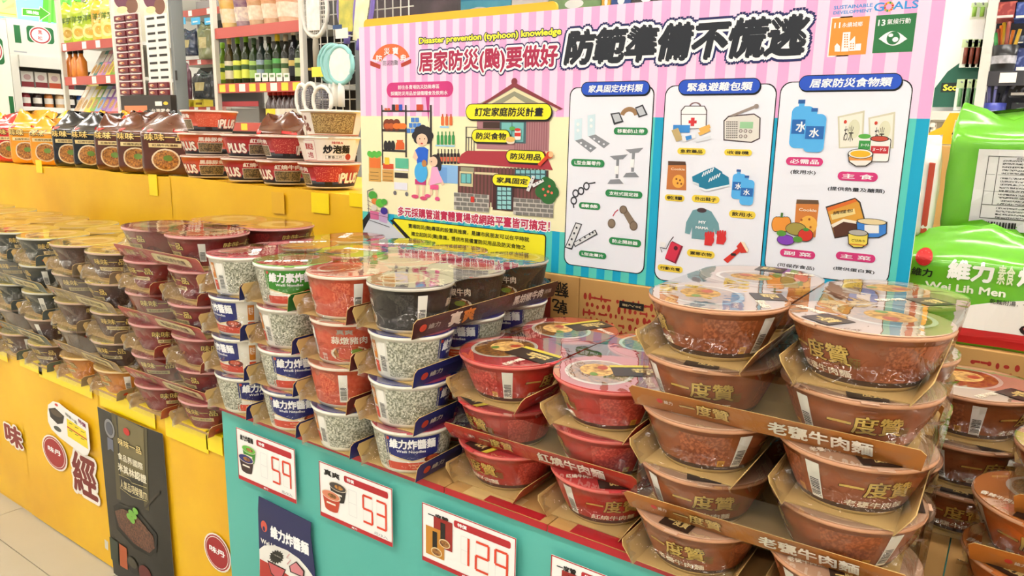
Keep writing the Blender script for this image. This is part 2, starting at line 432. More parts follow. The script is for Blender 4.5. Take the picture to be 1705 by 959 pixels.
def yi_type(key, base, base2, band, small, lidc, word, fp=('#b5643a', '#8f4a28'), rimc='#cf9670', photo=True):
    """large tapered bowl with gold brush lettering"""
    b = Bowl(.0570, .0875, .0705); m = mat(base, .34, .45, var=.55, scale=60, hex2=base2, coat=.25)
    p = MB()
    for a in (0, 178):
        b.text(p, '一度贊', a, .082, .0275, .0525, '#4a2410', .045, .0005); b.text(p, '一度贊', a, .080, .0285, .0525, mat('#d8b660', .3, .5, metal=.3), .02, .0009)
        b.text(p, small, a + 3, .066, .0130, .0225, '#f1e2c8', .02, .0007)
        b.text(p, '麵', a + 34, .013, .026, .040, '#8c6a34', .01, .0006)
        b.disc(p, a, .002, .0585, .008, .0022, base2)
    b.patch(p, 92, .090, .0125, .059, speckle(fp[0], fp[1], 300., .5, .4, .12))
    b.patch(p, 92, .014, .0125, .059, mat(base, .4), .0006)
    b.patch(p, -88, .060, .0125, .059, speckle(fp[0], fp[1], 260., .47, .4, .12))
    b.barcode(p, -52, .0155, .011, .0605)
    b.patch(p, -70, .009, .012, .022, '#dca13a', .0006); b.text(p, '回', -70, .005, .0145, .0195, '#8a2a1a', .0, .0012)
    L = b.lidart()
    if photo:
        L.E('#f5ecdc', 0, .020, .060, .052, 1).E(NOOD, 0, .020, .054, .046, 2).E(NOOD2, .008, .022, .030, .026, 3)
        L.E('#5a7a2a', -.012, .03, .008, .006, 4).E('#a33a1e', .018, .012, .010, .008, 4)
    yt = .0 if key == 'red' else -.042
    L.raw([(-.022, -.083), (.020, -.084), (.020, yt), (-.022, yt)], '#33231c', 5).T('一度贊', -.016, -.076, .014, yt - .012 if key != 'red' else -.030, '#d9bd78', 6, .02)
    if key == 'red': L.raw([(.021, -.083), (.031, -.080), (.031, .0), (.021, .0)], '#c8b43a', 5)
    L.T(small, -.068, -.052, -.026, -.040, '#f6ead2', 5, .02)
    reg(key, b, b.body(m, mat(band, .4), '#d9c48c', rimc), b.lid(mat(lidc, .22, .5)), p, L, word)
yi_type('brown', '#a3582f', '#844323', '#5a4030', '老甕牛肉麵', '#e2b79a', 'brown')
yi_type('red', '#c23228', '#9c201c', '#5b3226', '紅燒牛肉麵', '#d8484a', 'bright red', ('#d8584a', '#b53a32'), '#dc6a60')
yi_type('orange', '#d9702a', '#bd5a1e', '#6a3a20', '香辣牛肉麵', '#e08a4a', 'orange', ('#e0863e', '#c06a2a'), '#eab088')

def weili_type(key, panel, lidc, txt, word, lid2='#d8506a'):
    b = Bowl(.0580, .0725, .0785, .95); m = mat('#f4efe2', .35, .4, coat=.2); p = MB()
    for a in (0, 150):
        b.patch(p, a, .098, .036, .0705, panel, .0003, .011, 0)
        b.patch(p, a, .098, .0335, .0360, '#e9d3a2', .0002, .0115, 0)
        b.patch(p, a, .098, .0062, .0210, '#d8492c', .0003)
        b.text(p, txt, a, .082, .0475, .0665, '#ffffff', .045, .0008); b.text(p, 'Weili Noodles', a - 2, .050, .0405, .0455, '#ffffff', .02, .0008)
        b.disc(p, a, -.044, .066, .003, .003, '#c8402c'); b.disc(p, a, .036, .026, .016, .008, '#7a2a22', .0007); b.disc(p, a, .036, .028, .011, .005, '#c85a3a', .0010)
        b.text(p, '乾麵附湯', a + 4, .022, .0145, .0180, '#f5c8a0', .0, .0007); b.text(p, '一碗兩吃', a + 4, .020, .009, .0120, '#f5c8a0', .0, .0007)
    b.patch(p, 76, .084, .0070, .0700, speckle('#dcdac8', '#787963', 300., .5, .4, .14))
    b.patch(p, -78, .092, .0070, .0700, speckle('#dcdac8', '#787963', 300., .5, .4, .14))
    b.barcode(p, -128, .016, .010, .066); b.patch(p, -146, .012, .034, .066, '#d9842c', .0005); b.patch(p, -146, .012, .010, .030, '#d8492c', .0005)
    b.text(p, '乾拌', -146, .009, .046, .062, '#fff4e0', .01, .001)
    L = b.lidart(); L.sector(lid2, .070, 200, 300, 1).sector('#f6efe0', .070, 196, 201, 2)
    L.E('#f3ead8', .012, .022, .036, .032, 2).E(NOOD, .012, .022, .032, .028, 3).T(txt, -.05, -.030, .030, -.010, '#ffffff', 3, .03)
    reg(key, b, b.body(m, m, '#f1ead8', '#f6f0e2'), b.lid(mat(lidc, .22, .5)), p, L, word)
weili_type('blue', '#252a72', '#3a3f94', '維力炸醬麵', 'blue and white')
weili_type('pinklid', '#252a72', '#d8566a', '維力炸醬麵', 'blue and white pink-lidded', '#b83a58')
weili_type('green', '#3f8f2e', '#8cd060', '維力素炸醬', 'green and white', '#e8503a')

def zhen_type(key, base, base2, txt, lidc, word, rim):
    b = Bowl(.0580, .0725, .0785, .95); m = mat(base, .35, .4, var=.6, scale=120, hex2=base2, coat=.2); p = MB()
    for a in (0, 180):
        b.text(p, '真爽', a - 6, .030, .058, .068, '#a9a090', .02, .0006); b.text(p, txt, a, .064, .040, .0545, '#efe3d0', .02, .0007)
        b.disc(p, a, 0, .022, .034, .0155, '#e9dcc4', .0004); b.disc(p, a, 0, .0225, .029, .0125, NOOD, .0007); b.disc(p, a, .012, .026, .010, .005, '#7d9a3a', .0010)
    b.patch(p, 90, .085, .008, .068, speckle(base2, base, 360., .52, .4, .1)); b.barcode(p, -70, .015, .012, .066)
    b.patch(p, -95, .03, .008, .068, speckle(base2, base, 300., .52, .4, .1)); b.text(p, '隨附', -45, .012, .014, .020, '#e8e2d4', .01, .0006); b.text(p, '參考', -45, .012, .007, .013, '#e8e2d4', .01, .0006)
    L = b.lidart(); L.E('#efe6d4', .008, .014, .046, .042, 1).E(NOOD, .008, .014, .041, .037, 2).T('真爽', -.055, -.058, .0, -.034, '#f5ead8', 2, .03)
    reg(key, b, b.body(m, m, '#e8ddc6', rim), b.lid(mat(lidc, .2, .5)), p, L, word)
zhen_type('black', '#1e1917', '#3c3530', '黑胡椒牛肉', '#8c8480', 'black', '#cfc8ba')
zhen_type('ember', '#c4452c', '#dd7250', '蒜燉豬肉', '#e88c74', 'orange-red', '#f0dcc8')

def ww_type(key, base, base2, lidc, word, rim, txtc='#d9b968'):
    b = Bowl(.0600, .0870, .0705); m = mat(base, .36, .4, var=.5, scale=40, hex2=base2, coat=.2); p = MB()
    for a in (0, 120, 240):
        b.text(p, '味味一品', a, .082, .040, .0575, '#1f1512', .06, .0005); b.text(p, '味味一品', a, .080, .041, .0565, txtc, .02, .0009)
        b.patch(p, a, .056, .026, .0355, '#dcc58a', .0005); b.text(p, '極品紅燒牛肉麵', a, .046, .028, .0335, '#3a2a1a', .0, .0009)
        b.disc(p, a, .050, .018, .016, .014, base2, .0004)
    b.patch(p, 60, .030, .010, .060, speckle(base2, base, 300., .5)); b.barcode(p, 180, .014, .016, .056)
    L = b.lidart(); L.E('#e9d49a', .0, .010, .058, .054, 1).E(NOOD, .010, .016, .034, .030, 2).T('味味一品', -.06, -.055, .03, -.034, '#7a3a1a', 2, .02)
    reg(key, b, b.body(m, m, '#d8c294', rim), b.lid(mat(lidc, .2, .5)), p, L, word)
ww_type('maroon', '#8a2624', '#67181a', '#c86a6a', 'maroon', '#d89a94')
ww_type('umber', '#5e4136', '#432d26', '#e6cc6e', 'brown-grey', '#c9a990')
ww_type('charcoal', '#383c37', '#212523', '#e8d06a', 'charcoal', '#c8c4b4')
ww_type('amber', '#d98a2e', '#bd6f1e', '#e6b04a', 'amber', '#e8c890')

def plus_type(key, base, txt, word):
    b = Bowl(.0665, .0875, .0690, 1.); m = mat(base, .35, .4, var=.35, scale=50, coat=.2); p = MB(); dk = mat('#1d1818', .4)
    for a in (0, 180):
        b.text(p, 'PLUS', a - 38, .070, .012, .046, '#8c1a1c', .09, .0005); b.text(p, 'PLUS', a - 38, .066, .014, .044, '#f4ece0', .05, .0009)
        b.text(p, txt, a + 22, .076, .044, .058, '#f4e8e0', .04, .0007)
        b.patch(p, a + 22, .076, .010, .041, '#e9e0d0', .0004); b.patch(p, a + 22, .073, .0115, .0395, speckle('#4a4438', '#8c7a58', 260., .5), .0008)
    b.patch(p, 92, .075, .018, .060, speckle(base, '#e08a70', 300., .62)); b.barcode(p, 118, .011, .014, .040); b.patch(p, 92, .02, .006, .018, dk, .0008)
    b.patch(p, -92, .090, .012, .060, speckle(base, '#d88a80', 280., .62))
    L = b.lidart(); L.E('#f0e0c8', 0, .01, .055, .05, 1).E(NOOD, 0, .01, .05, .045, 2)
    reg(key, b, b.body(m, dk, '#e6dcc8', '#e8cfc0', .05, .3), b.lid(mat('#e0b8a8', .2, .5)), p, L, word)
plus_type('plusred', '#b02a32', '紅燒牛肉', 'red and black')
plus_type('plusorange', '#d2553a', '黑蒜豚骨', 'orange and black')
def dry_type():
    b = Bowl(.0700, .0875, .0690, 1.); m = mat('#efe6d8', .38, .4, coat=.2); p = MB()
    for a in (0,):
        b.patch(p, a, .150, .004, .064, '#f0e8da', .0002)
        b.text(p, '味味A', a + 12, .032, .050, .058, '#b8242a', .02, .0006)
        b.text(p, '炒泡麵', a + 12, .078, .024, .048, '#1c1818', .05, .0006); b.patch(p, a + 8, .052, .009, .020, '#2a2420', .0004); b.patch(p, a + 8, .0505, .0097, .0193, '#f6f0e4', .0007)
        b.text(p, '蔥香三杯', a + 8, .040, .011, .018, '#2a2420', .01, .0010); b.disc(p, a, .050, .015, .010, .009, '#b03a2a')
        b.patch(p, a - 46, .038, .006, .060, '#d8a0a0', .0004); b.patch(p, a - 46, .036, .0075, .0585, '#f4ece0', .0007)
        b.text(p, '買就送', a - 46, .028, .034, .052, '#b8343a', .03, .0010); b.text(p, '2包', a - 46, .020, .012, .028, '#b8343a', .02, .0010)
    b.patch(p, 180, .13, .006, .062, '#8f6a3a', .0004); b.patch(p, 180, .118, .010, .058, speckle('#c0a46a', '#7a5e34', 300., .5), .0008)
    b.patch(p, 118, .05, .006, .062, '#e8ddd0', .0005)
    for k in range(7): b.disc(p, 118, random.uniform(-.018, .018), random.uniform(.014, .055), .007, .006, '#7a3a2a', .0009)
    L = b.lidart(); L.E('#f0e0c8', 0, .01, .055, .05, 1).E(NOOD, 0, .01, .05, .045, 2)
    reg('dry', b, b.body(m, mat('#b0523a', .4), '#d8c8b0', '#f4ecdc', .02, .06), b.lid(mat('#ece0cc', .2, .5)), p, L, 'white')
dry_type()

def put_bowl(key, x, y, z, face, label, group=None):
    t = TYPES[key]
    o = link('noodle_bowl', t['body'], None, (x, y, z), math.atan2(-y, -x) + PI / 2 + math.radians(face))
    tag(o, label, 'noodle bowl', group)
    link('lid', t['lid'], o); link('label_print', t['pr'], o)
    if t['la']: link('lid_print', t['la'], o)
    return o

# ------------------------------------------------------------------ cardboard trays with film
TRAYC = {'brown': '#b8702c', 'red': '#c0392b', 'orange': '#c87a30', 'navy': '#232a6e', 'black': '#4a2a28', 'green': '#2f7a34', 'maroon': '#b0483e', 'umber': '#a08a70', 'charcoal': '#5c6a6c', 'ember': '#6a2420'}
TRAYM = {}
def strip_text(key):
    """list of (text, u0, u1, v0, v1, colour, bold) along the strip, u and v from 0 to 1"""
    if key in ('brown', 'red', 'orange'):
        small = {'brown': '老甕牛肉麵', 'red': '紅燒牛肉麵', 'orange': '香辣牛肉麵'}[key]
        return [('●', .10, .125, .38, .62, '#d8382c', 0), ('維力', .13, .165, .40, .60, '#f0e0d0', .02), ('一度贊', .19, .385, .20, .80, '#4a2a12', .05), ('一度贊', .192, .383, .22, .80, '#e0c274', .02), (small, .52, .86, .2, .84, '#fff6e6', .03)]
    if key in ('navy', 'green'):
        return [('●', .035, .075, .28, .68, '#c8402c', 0), ('維力', .085, .16, .34, .62, '#e8e0d0', .02), ('維力炸醬麵', .34, .66, .3, .7, '#ffffff', .03), ('Weili Noodles', .70, .9, .36, .62, '#ffffff', .0)]
    if key in ('black', 'ember'):
        return [('●', .03, .07, .3, .68, '#d8503a', 0), ('維力', .08, .15, .34, .62, '#b8b0a8', .02), ('真', .20, .28, .12, .9, '#f0e2d0', .04), ('爽', .285, .365, .12, .9, '#e88a3a', .04), ('黑胡椒牛肉' if key == 'black' else '蒜燉豬肉', .64, .88, .24, .80, '#f6ece0', .03), ('湯麵', .89, .95, .4, .66, '#d0c4b8', 0)]
    return [('●', .04, .075, .4, .65, '#d8382c', 0), ('味味一品', .12, .36, .22, .80, '#2a1a14', .05), ('味味一品', .122, .358, .24, .80, '#d9bd78', .02), ('#plaque', .46, .90, .2, .84, '#e0d098', 0), ('極品紅燒牛肉麵', .52, .84, .36, .68, '#5a3a1a', .01)]
def tray_parts(key, b, n):
    k = (key, n)
    if k in TRAYM: return TRAYM[k]
    d = 2 * b.r1 + .005; hl = (n - 1) / 2 * d + b.r1 * .90; hw = b.r0 + .003; hf = .43 * b.h; th = .0012
    lean = (b.r(hf) - b.r0) + .004
    base = MB().box(-hl + .01, hl - .01, -hw, hw, 0, .0015, M_TAN).mesh('cardboard_tray')
    outer = mat(TRAYC[key], .38, .4, coat=.2)
    def strip(sg):
        mb = MB(); y0, y1 = sg * hw, sg * (hw + lean); yk = sg * (hw + lean * (hf - .006) / hf); L0, L1 = hl, hl + .004
        o = [(-L0, y0, 0), (L0, y0, 0), (L1, yk, hf - .006), (L1 - .006, y1, hf), (-L1 + .006, y1, hf), (-L1, yk, hf - .006)]
        i = [(x, y - sg * th, z + .0004) for x, y, z in o]
        f = [0, 1, 2, 3, 4, 5]
        mb.add(o, [f if sg < 0 else f[::-1]], outer); mb.add(i, [f[::-1] if sg < 0 else f], M_TAN)
        mb.add(o + i, [(q, (q+1) % 6, (q+1) % 6 + 6, q + 6) for q in range(6)], M_TAN)
        return mb.mesh('side_strip')
    txs = [MB(), MB()]; ux = Vector((2 * hl, 0, 0)); vy = Vector((0, -lean, hf)); nn = Vector((0, -hf, -lean)).normalized()
    for q, (s_, u0, u1, v0, v1, c, bd) in enumerate(strip_text(key)):
        m = mat(c, .4)
        if s_ == '#plaque': pts = [(.04, 0), (.96, 0), (1, .2), (1, .8), (.96, 1), (.04, 1), (0, .8), (0, .2)]; fs = [list(range(8))]
        else: pts, fs, _ = glyphs(s_, bd, 2)
        vs = [Vector((-hl, -hw, 0)) + ux * (u0 + (u1 - u0) * x) + vy * (v0 + (v1 - v0) * y) + nn * (.0005 + .0003 * q + (p[2] if len(p) > 2 else 0)) for p in pts for x, y in (p[:2],)]
        txs[0 if u1 < .45 else 1].add(vs, fs, m)
    # shrink film: rounded outline over the rims drawn down to the tray
    fm = MB(); N = 72; rnd = random.Random(hash(key) % 97 + n); rings = []
    R = b.r1 + .0016; cl = (n - 1) / 2 * d
    for lv, (tz, rect, pin) in enumerate(((1.0, 0, 0), (.985, 0, 0), (.82, .12, .03), (.66, .35, .10), (.5, .62, .20), (.4, .8, .12), (.2, 1, .03), (.0, 1, 0))):
        z = tz * (b.h + .0042) - (.0008 if tz == 0 else 0); ring = []
        for i in range(N):
            a = 2 * PI * i / N; ca, sa = math.cos(a), math.sin(a)
            sx = (cl if ca > 0 else -cl) + R * ca if abs(ca) > 1e-6 else 0; sy = R * sa
            yb = hw + .0016 + lean * min(1., z / hf) + .001; k2 = max(abs(ca) / (hl + .006), abs(sa) / yb); qx, qy = ca / k2, sa / k2
            x = sx + (qx - sx) * rect; y = sy + (qy - sy) * rect
            end = max(0., abs(ca) - .6) / .4
            x -= math.copysign(pin * .12 * end, ca) * (.6 + .4 * rnd.random()); 
            if 1 < lv < 6: x += rnd.uniform(-1, 1) * .0018 * end; y += rnd.uniform(-1, .2) * .0010 * math.copysign(1, sa)
            ring.append((x, y, z))
        rings.append(ring)
    # keep the film outside the bowl ends
    vs = [p for r in rings for p in r]
    fs = [(j*N + i, j*N + (i+1) % N, (j+1)*N + (i+1) % N, (j+1)*N + i) for j in range(len(rings) - 1) for i in range(N)]
    fm.add(vs, [f[::-1] for f in fs], M_FILM, True); fm.add(rings[0], [list(range(N))], M_FTOP)
    # gathered film ears on the two ends
    for sg in (-1, 1):
        x0 = sg * (hl - .012); pts = []
        for q in range(7):
            a = PI * q / 6; pts.append((x0 + sg * (.004 + .018 * math.sin(a) + rnd.uniform(0, .004)), -.018 + .036 * q / 6 + rnd.uniform(-.003, .003), b.h * .52 + rnd.uniform(-.006, .008)))
        pts2 = [(x0 - sg * .004, p[1] * .6, b.h * .5 + rnd.uniform(-.004, .004)) for p in pts]
        fm.add(pts + pts2, [(q, q+1, q+8, q+7) for q in range(6)], M_FILM, True)
    TRAYM[k] = (base, strip(-1), strip(1), [q_.mesh('strip_lettering') for q_ in txs if q_.v], fm.mesh('film')); return TRAYM[k]

def pack(key, tkey, n, c, rz, faces, where, word=None, jit=1., zoff=0., ends=None, pkey=None):
    """a film-wrapped tray with n bowls; where = phrase that singles the pack out; ends = words for each bowl"""
    keys = key if isinstance(key, (list, tuple)) else [key] * n
    b = TYPES[keys[0]]['b']; d = 2 * b.r1 + .005
    rz += math.radians(random.uniform(-1.2, 1.2) * jit); x0, y0 = c[0] + random.uniform(-.002, .002) * jit, c[1] + random.uniform(-.002, .002) * jit
    base, s1, s2, tx, fm = tray_parts(tkey, b, n)
    o = link('cardboard_tray', base, None, (x0, y0, c[2]), rz)
    tw = {'navy': 'navy', 'umber': 'tan', 'charcoal': 'slate', 'ember': 'dark red', 'black': 'dark brown'}.get(tkey, tkey)
    tag(o, f'{tw} cardboard tray with film, {where}', 'tray')
    a = link('side_strip', s1, o); link('side_strip', s2, o); link('film', fm, o)
    for q_ in tx: link('strip_lettering', q_, a)
    for i in range(n):
        u = (i - (n - 1) / 2) * d
        put_bowl(keys[i], x0 + u * math.cos(rz), y0 + u * math.sin(rz), c[2] + .0017, faces[i], f"{TYPES[keys[i]]['word']} noodle bowl, {ends[i]} in {where}" if n > 1 else f"{TYPES[keys[i]]['word']} noodle bowl, {where}")

ORD = ['bottom', 'second', 'third', 'fourth', 'fifth', 'sixth']
def ordn(k, n): return 'top layer' if k == n - 1 else ORD[k] + ' layer'
def stack(name, tkey, xs, ys, z0, pat, key, pitch, face=None, sidew=('left', 'right')):
    """pat: string of X / Y per layer from the bottom; key(layer, col, row) -> bowl type; face(layer, col, row) -> turn"""
    n = len(pat); cw = sidew; rw2 = ('front', 'rear') if len(ys) == 2 else ('front', 'middle', 'rear')
    for k, o in enumerate(pat):
        z = z0 + k * pitch; lay = ordn(k, n)
        if o == 'Y':
            for i, x in enumerate(xs):
                kk = [key(k, i, j) for j in range(len(ys))]
                pack(kk, tkey(k, i) if callable(tkey) else tkey, len(ys), (x, sum(ys)/len(ys), z), PI/2, [face(k, i, j) for j in range(len(ys))],
                     f'{lay}, {cw[i]} of {name}', ends=rw2)
        else:
            for j, y in enumerate(ys):
                kk = [key(k, i, j) for i in range(len(xs))]
                pack(kk, tkey(k, 0) if callable(tkey) else tkey, len(xs), (sum(xs)/len(xs), y, z), 0, [face(k, i, j) for i in range(len(xs))],
                     f'{lay}, {rw2[j]} of {name}', ends=cw)
rf = random.Random(11)
def rface(k, i, j): return rf.uniform(-180, 180)
D = .180
# brown stack
FB = {(4, 0, 0): 100, (4, 1, 0): -42, (3, 0, 0): -8, (3, 1, 0): 8, (2, 0, 0): 86, (2, 1, 0): 22, (1, 0, 0): 2, (1, 1, 0): 95, (0, 0, 0): -22, (0, 1, 0): 10}
stack('brown stack', 'brown', (-.307, -.127), (.925, 1.105), TZ, 'YXYXY', lambda k, i, j: 'brown', .0745, lambda k, i, j: FB.get((k, i, j), rface(k, i, j)))
# red stack
FR = {(2, 0, 0): 46, (2, 1, 0): 100, (1, 0, 0): -60, (1, 1, 0): 95, (0, 0, 0): -48, (0, 1, 0): 8}
stack('red stack', 'red', (-.655, -.475), (.965, 1.145), TZ, 'YXY', lambda k, i, j: 'red', .0745, lambda k, i, j: FR.get((k, i, j), rface(k, i, j)))
# blue cup block: four columns, four layers, three deep
def wkey(k, i, j):
    if k == 3: return ('pinklid', 'green', 'ember', 'black')[i]
    if i == 2 and k in (1, 2): return 'ember'
    return 'pinklid' if (i, k) in ((1, 2), (1, 1), (3, 0)) else 'blue'
def wtray(k, i):
    kk = wkey(k, i, 0); return {'green': 'green', 'ember': 'ember', 'black': 'black'}.get(kk, 'navy')
FW = {(3, 0): 82, (3, 1): -6, (3, 2): 84, (3, 3): 86, (2, 0): 150, (2, 1): 74, (2, 2): -4, (2, 3): 82, (1, 0): 148, (1, 1): 0, (1, 2): 60, (1, 3): 80, (0, 0): 16, (0, 1): -14, (0, 2): 76, (0, 3): -2}
stack('blue cup block', wtray, (-1.281, -1.131, -.981, -.831), (.910, 1.061, 1.212), TZ, 'YYYY', wkey, .0820,
      lambda k, i, j: FW[(k, i)] if j == 0 else (-20 if i == 3 else rface(k, i, j)), ('first column', 'second column', 'third column', 'fourth column'))
# boxed bowls on the yellow table
FM = {(5, 0, 0): 60, (5, 1, 0): 170, (4, 0, 0): 175, (4, 1, 0): 70, (3, 0, 0): -15, (3, 1, 0): 60, (2, 0, 0): 8, (2, 1, 0): 0, (0, 1, 0): 5}
stack('maroon stack', 'maroon', (-1.475, -1.655), (.955, 1.138), YZ, 'YXYXYX', lambda k, i, j: 'maroon', .0745, lambda k, i, j: FM.get((k, i, j), rface(k, i, j)), ('right', 'left'))
stack('brown-grey stack', 'umber', (-1.845, -2.025), (.955, 1.138), YZ, 'YXYXY', lambda k, i, j: 'amber' if k == 0 else 'umber', .0745, rface, ('right', 'left'))
stack('charcoal stack', 'charcoal', (-2.215, -2.395), (.955, 1.138), YZ, 'YXYXY', lambda k, i, j: 'umber' if k < 2 else 'charcoal', .0745, lambda k, i, j: 0 if k == 4 else rface(k, i, j), ('right', 'left'))
stack('far amber stack', 'umber', (-2.585, -2.765), (.955, 1.138), YZ, 'YXYXY', lambda k, i, j: 'amber' if k % 2 == 0 else 'charcoal', .0745, rface, ('right', 'left'))
stack('leftmost stack', 'charcoal', (-2.955, -3.135), (.955, 1.138), YZ, 'YXYXY', lambda k, i, j: 'charcoal' if k % 2 == 0 else 'amber', .0745, rface, ('right', 'left'))
# orange bowls at the right edge
for k, (dx, fc) in enumerate(((0, -25), (.002, -12), (.036, 30))):
    pack('orange', 'orange', 2, (.083 + dx + .09, 1.055, TZ + k * .0745), 0, [fc, 40], f'{ORD[k] if k < 2 else "top"} layer of orange stack', ends=('left', 'right'))
    for x_, kk, sd in ((-.022, 'brown', 'left'), (.16, 'orange', 'right')):
        pack(kk, 'brown', 1, (x_, 1.262, TZ + k * .0745), PI/2, [30 * k], f'{sd} side, {ORD[k] if k < 2 else "top"} layer behind the orange stack', ends=('single',))

# ================================================================== the information board
BY = 1.345
b0 = on_y(605, 409, BY); b1 = on_y(1575, 0, BY); btop = on_y(605, 45, BY).z
BW, BH = b1.x - b0.x, btop - b0.z
board = MB().box(0, BW, .0, .008, 0, BH, mat('#f8f6f2', .5)).build('information_board', None, (b0.x, BY, b0.z))
tag(board, 'large pink and teal printed safety board standing behind the cups', 'board')
def BA(): return Art((b0.x, BY, b0.z))
def bput(a, name, parent=None): return a.build(name, parent or board)
zs = BA().q(1000, 195)[1]             # height where pink turns to teal
bg1 = BA(); PK = ('#fbdcf3', '#f4b0de'); TL_ = ('#5cd0c2', '#14a9cf')
bg1.px = False; n = 68
for k in range(n):
    xa, xb = BW * k / n, BW * (k + 1) / n
    bg1.R(PK[k % 2], xa, zs, xb, BH, 1).R(TL_[k % 2], xa, 0, xb, zs, 1)
bput(bg1, 'striped_print')
cr = BA(); cxr = cr.q(945, 300)[0]; zc0 = cr.q(800, 372)[1]; cr.px = False
cr.R('#fdf8c9', 0, zc0, cxr, zs, 2); bput(cr, 'cream_print')

# ---- titles
t = BA()
NAVY, WHITE = '#20245e', '#ffffff'
t.T('Disaster prevention (typhoon) knowledge', 698, 63, 935, 61, '#f6f03a', 3, .045, outl=[('#20305a', .14)])
bput(t, 'title_lettering')
t = BA(); t.T('居家防災(颱)要做好', 698, 86, 929, 117, '#b02a4e', 3, .035, outl=[(NAVY, .16), (WHITE, .11)]); bput(t, 'title_lettering')
t = BA(); t.T('防範準備不慌逃', 940, 50, 1338, 94, '#23272e', 3, .058, slant=.17, outl=[(NAVY, .18), (WHITE, .125)]); bput(t, 'title_lettering')
# ---- goal tiles
t = BA(); BL = '#3d9be0'
t.T('SUSTAINABLE', 1389, 10, 1453, 11.5, BL, 3, .02).T('DEVELOPMENT', 1388, 19, 1452, 20, BL, 3, .02)
t.T('G', 1456, 5, 1472, 18.5, BL, 3, .02).T('ALS', 1488, 3, 1529, 13.5, BL, 3, .02)
for k in range(12): t.E(('#e5243b', '#dda63a', '#4c9f38', '#fcc30b', '#fd6925', '#bf8b2e')[k % 6], 1480, 11.3, 8.5, 8.5, 3, k*30 + 2, k*30 + 28, 6, .58)
bput(t, 'goals_lettering')
t = BA(); t.R(WHITE, 1384, 29, 1443.5, 92.5, 2).R('#f09a3c', 1386, 31, 1441.5, 90.5, 3)
t.T('11', 1390, 38, 1399, 47, WHITE, 4, .03).T('永續城鄉', 1403, 38, 1436, 44, WHITE, 4, .01)
t.R(WHITE, 1404, 54, 1413, 85.5, 4).P(WHITE, [(1390, 86), (1390, 77), (1394, 72), (1399, 77), (1399, 86)], 4).P(WHITE, [(1414, 85), (1414, 70), (1424, 60), (1424, 84.5)], 4).R(WHITE, 1425, 73, 1433, 84, 4)
for y in range(6): t.R('#f09a3c', 1406, 57 + 4*y, 1408, 59 + 4*y, 5).R('#f09a3c', 1410, 57 + 4*y, 1412, 59 + 4*y, 5)
for y in range(3): t.R('#f09a3c', 1416, 72 + 4*y, 1418, 74 + 4*y, 5).R('#f09a3c', 1420, 72 + 4*y, 1422, 74 + 4*y, 5)
bput(t, 'goal_tile')
t = BA(); t.R(WHITE, 1457.5, 24, 1521, 88, 2).R('#2f7a45', 1459.5, 26, 1519, 86, 3)
t.T('13', 1463, 33, 1474, 43, WHITE, 4, .03).T('氣候行動', 1478, 32, 1516, 39, WHITE, 4, .01)
eye = [(1463 + 48*k/12, 65 - 13*math.sin(PI*k/12)) for k in range(13)] + [(1511 - 48*k/12, 64 + 12*math.sin(PI*k/12)) for k in range(1, 12)]
t.P(WHITE, eye, 4).E('#2f7a45', 1487.5, 63.5, 11, 11, 5).E(WHITE, 1483.5, 59, 4, 3, 6).E(WHITE, 1491, 66, 5, 4, 6)
bput(t, 'goal_tile')
# ---- fan badge and bubble
t = BA(); t.E('#e8703a', 651, 107, 33, 34, 3, 18, 162, 18, .5).P('#b8402a', [(617, 101), (634, 108), (633, 115), (617, 109)], 4).P('#b8402a', [(685, 98), (668, 106), (669, 112), (685, 105)], 4)
for ch, x, y in (('防', 627, 92), ('災', 640, 80), ('寶', 654, 79), ('典', 667, 91)): t.T(ch, x, y, x + 10, y + 11.5, WHITE, 5, .02)
t.T('防災防颱', 638, 101, 663, 108.5, '#444a58', 4, 0); bput(t, 'fan_badge')
t = BA(); t.R('#d2397f', 644, 138, 755, 161, 3, .5).P('#c43a84', [(709, 160), (716, 160), (714, 204)], 3)
t.T('前往各賣場防災防颱專區', 663, 142, 732, 147.5, WHITE, 4, .01).T('採購防災用品並儲備糧食及飲用水', 651, 152.5, 746, 158, WHITE, 4, .01); bput(t, 'speech_bubble')

# ---- shop illustration
t = BA(); DK = '#3a3230'
for x in (637, 676.5, 718): t.R(DK, x - 1.6, 175, x + 1.6, 262 if x > 640 else 275, 5)
for y in (184.5, 218, 252): t.R(DK, 637, y - 1.2 - (2 if y > 200 else 0), 677, y + 1.8, 4)
t.R(DK, 677, 184, 718, 186, 4)
for i, c in enumerate(('#2b2b30', '#d8552c', '#2f57c0')): t.R(c, 653 + 6*i, 174, 658.5 + 6*i, 184, 5)
t.R('#c8492c', 694, 174, 705, 184, 5).R('#d8663c', 641, 180, 645, 184, 5).R('#d8663c', 646, 180, 650, 184, 5)
for x in (645, 652, 661): t.E('#7a3a20', x, 208, 6.5, 10, 4).E('#c8602c', x, 210, 5, 5, 5)
for x in (661, 668, 672): t.E('#ec7a2c', x, 210, 6, 5, 6)
for r in range(3):
    for q in range(r + 2): t.R('#4a86d8', 692 - 3.5*(r+2)/1 + 7*q, 196 + 9*r, 698 - 3.5*(r+2) + 7*q, 203.5 + 9*r, 5)
for x in (643, 649, 655): t.E('#2a2728', x, 243, 3.6, 9, 5)
t.P('#e4672e', [(659, 249), (660, 239), (662, 236), (661, 233), (672, 233), (671, 236), (674, 239), (674, 249)], 5)
for y0, c1, c2 in ((251, '#e87a34', '#5cb04a'), (281, '#dba24a', '#dba24a')):
    t.R('#d9a856', 614.5, y0 + 8, 635, y0 + 51 if y0 < 260 else y0 + 22, 4)
t.R('#dba85a', 637, 282, 656, 303, 4).R('#d8502c', 638, 272, 656, 282, 5).R('#e87a34', 616, 263, 634, 280, 5).R('#f0cf3e', 641, 262, 649, 274, 5)
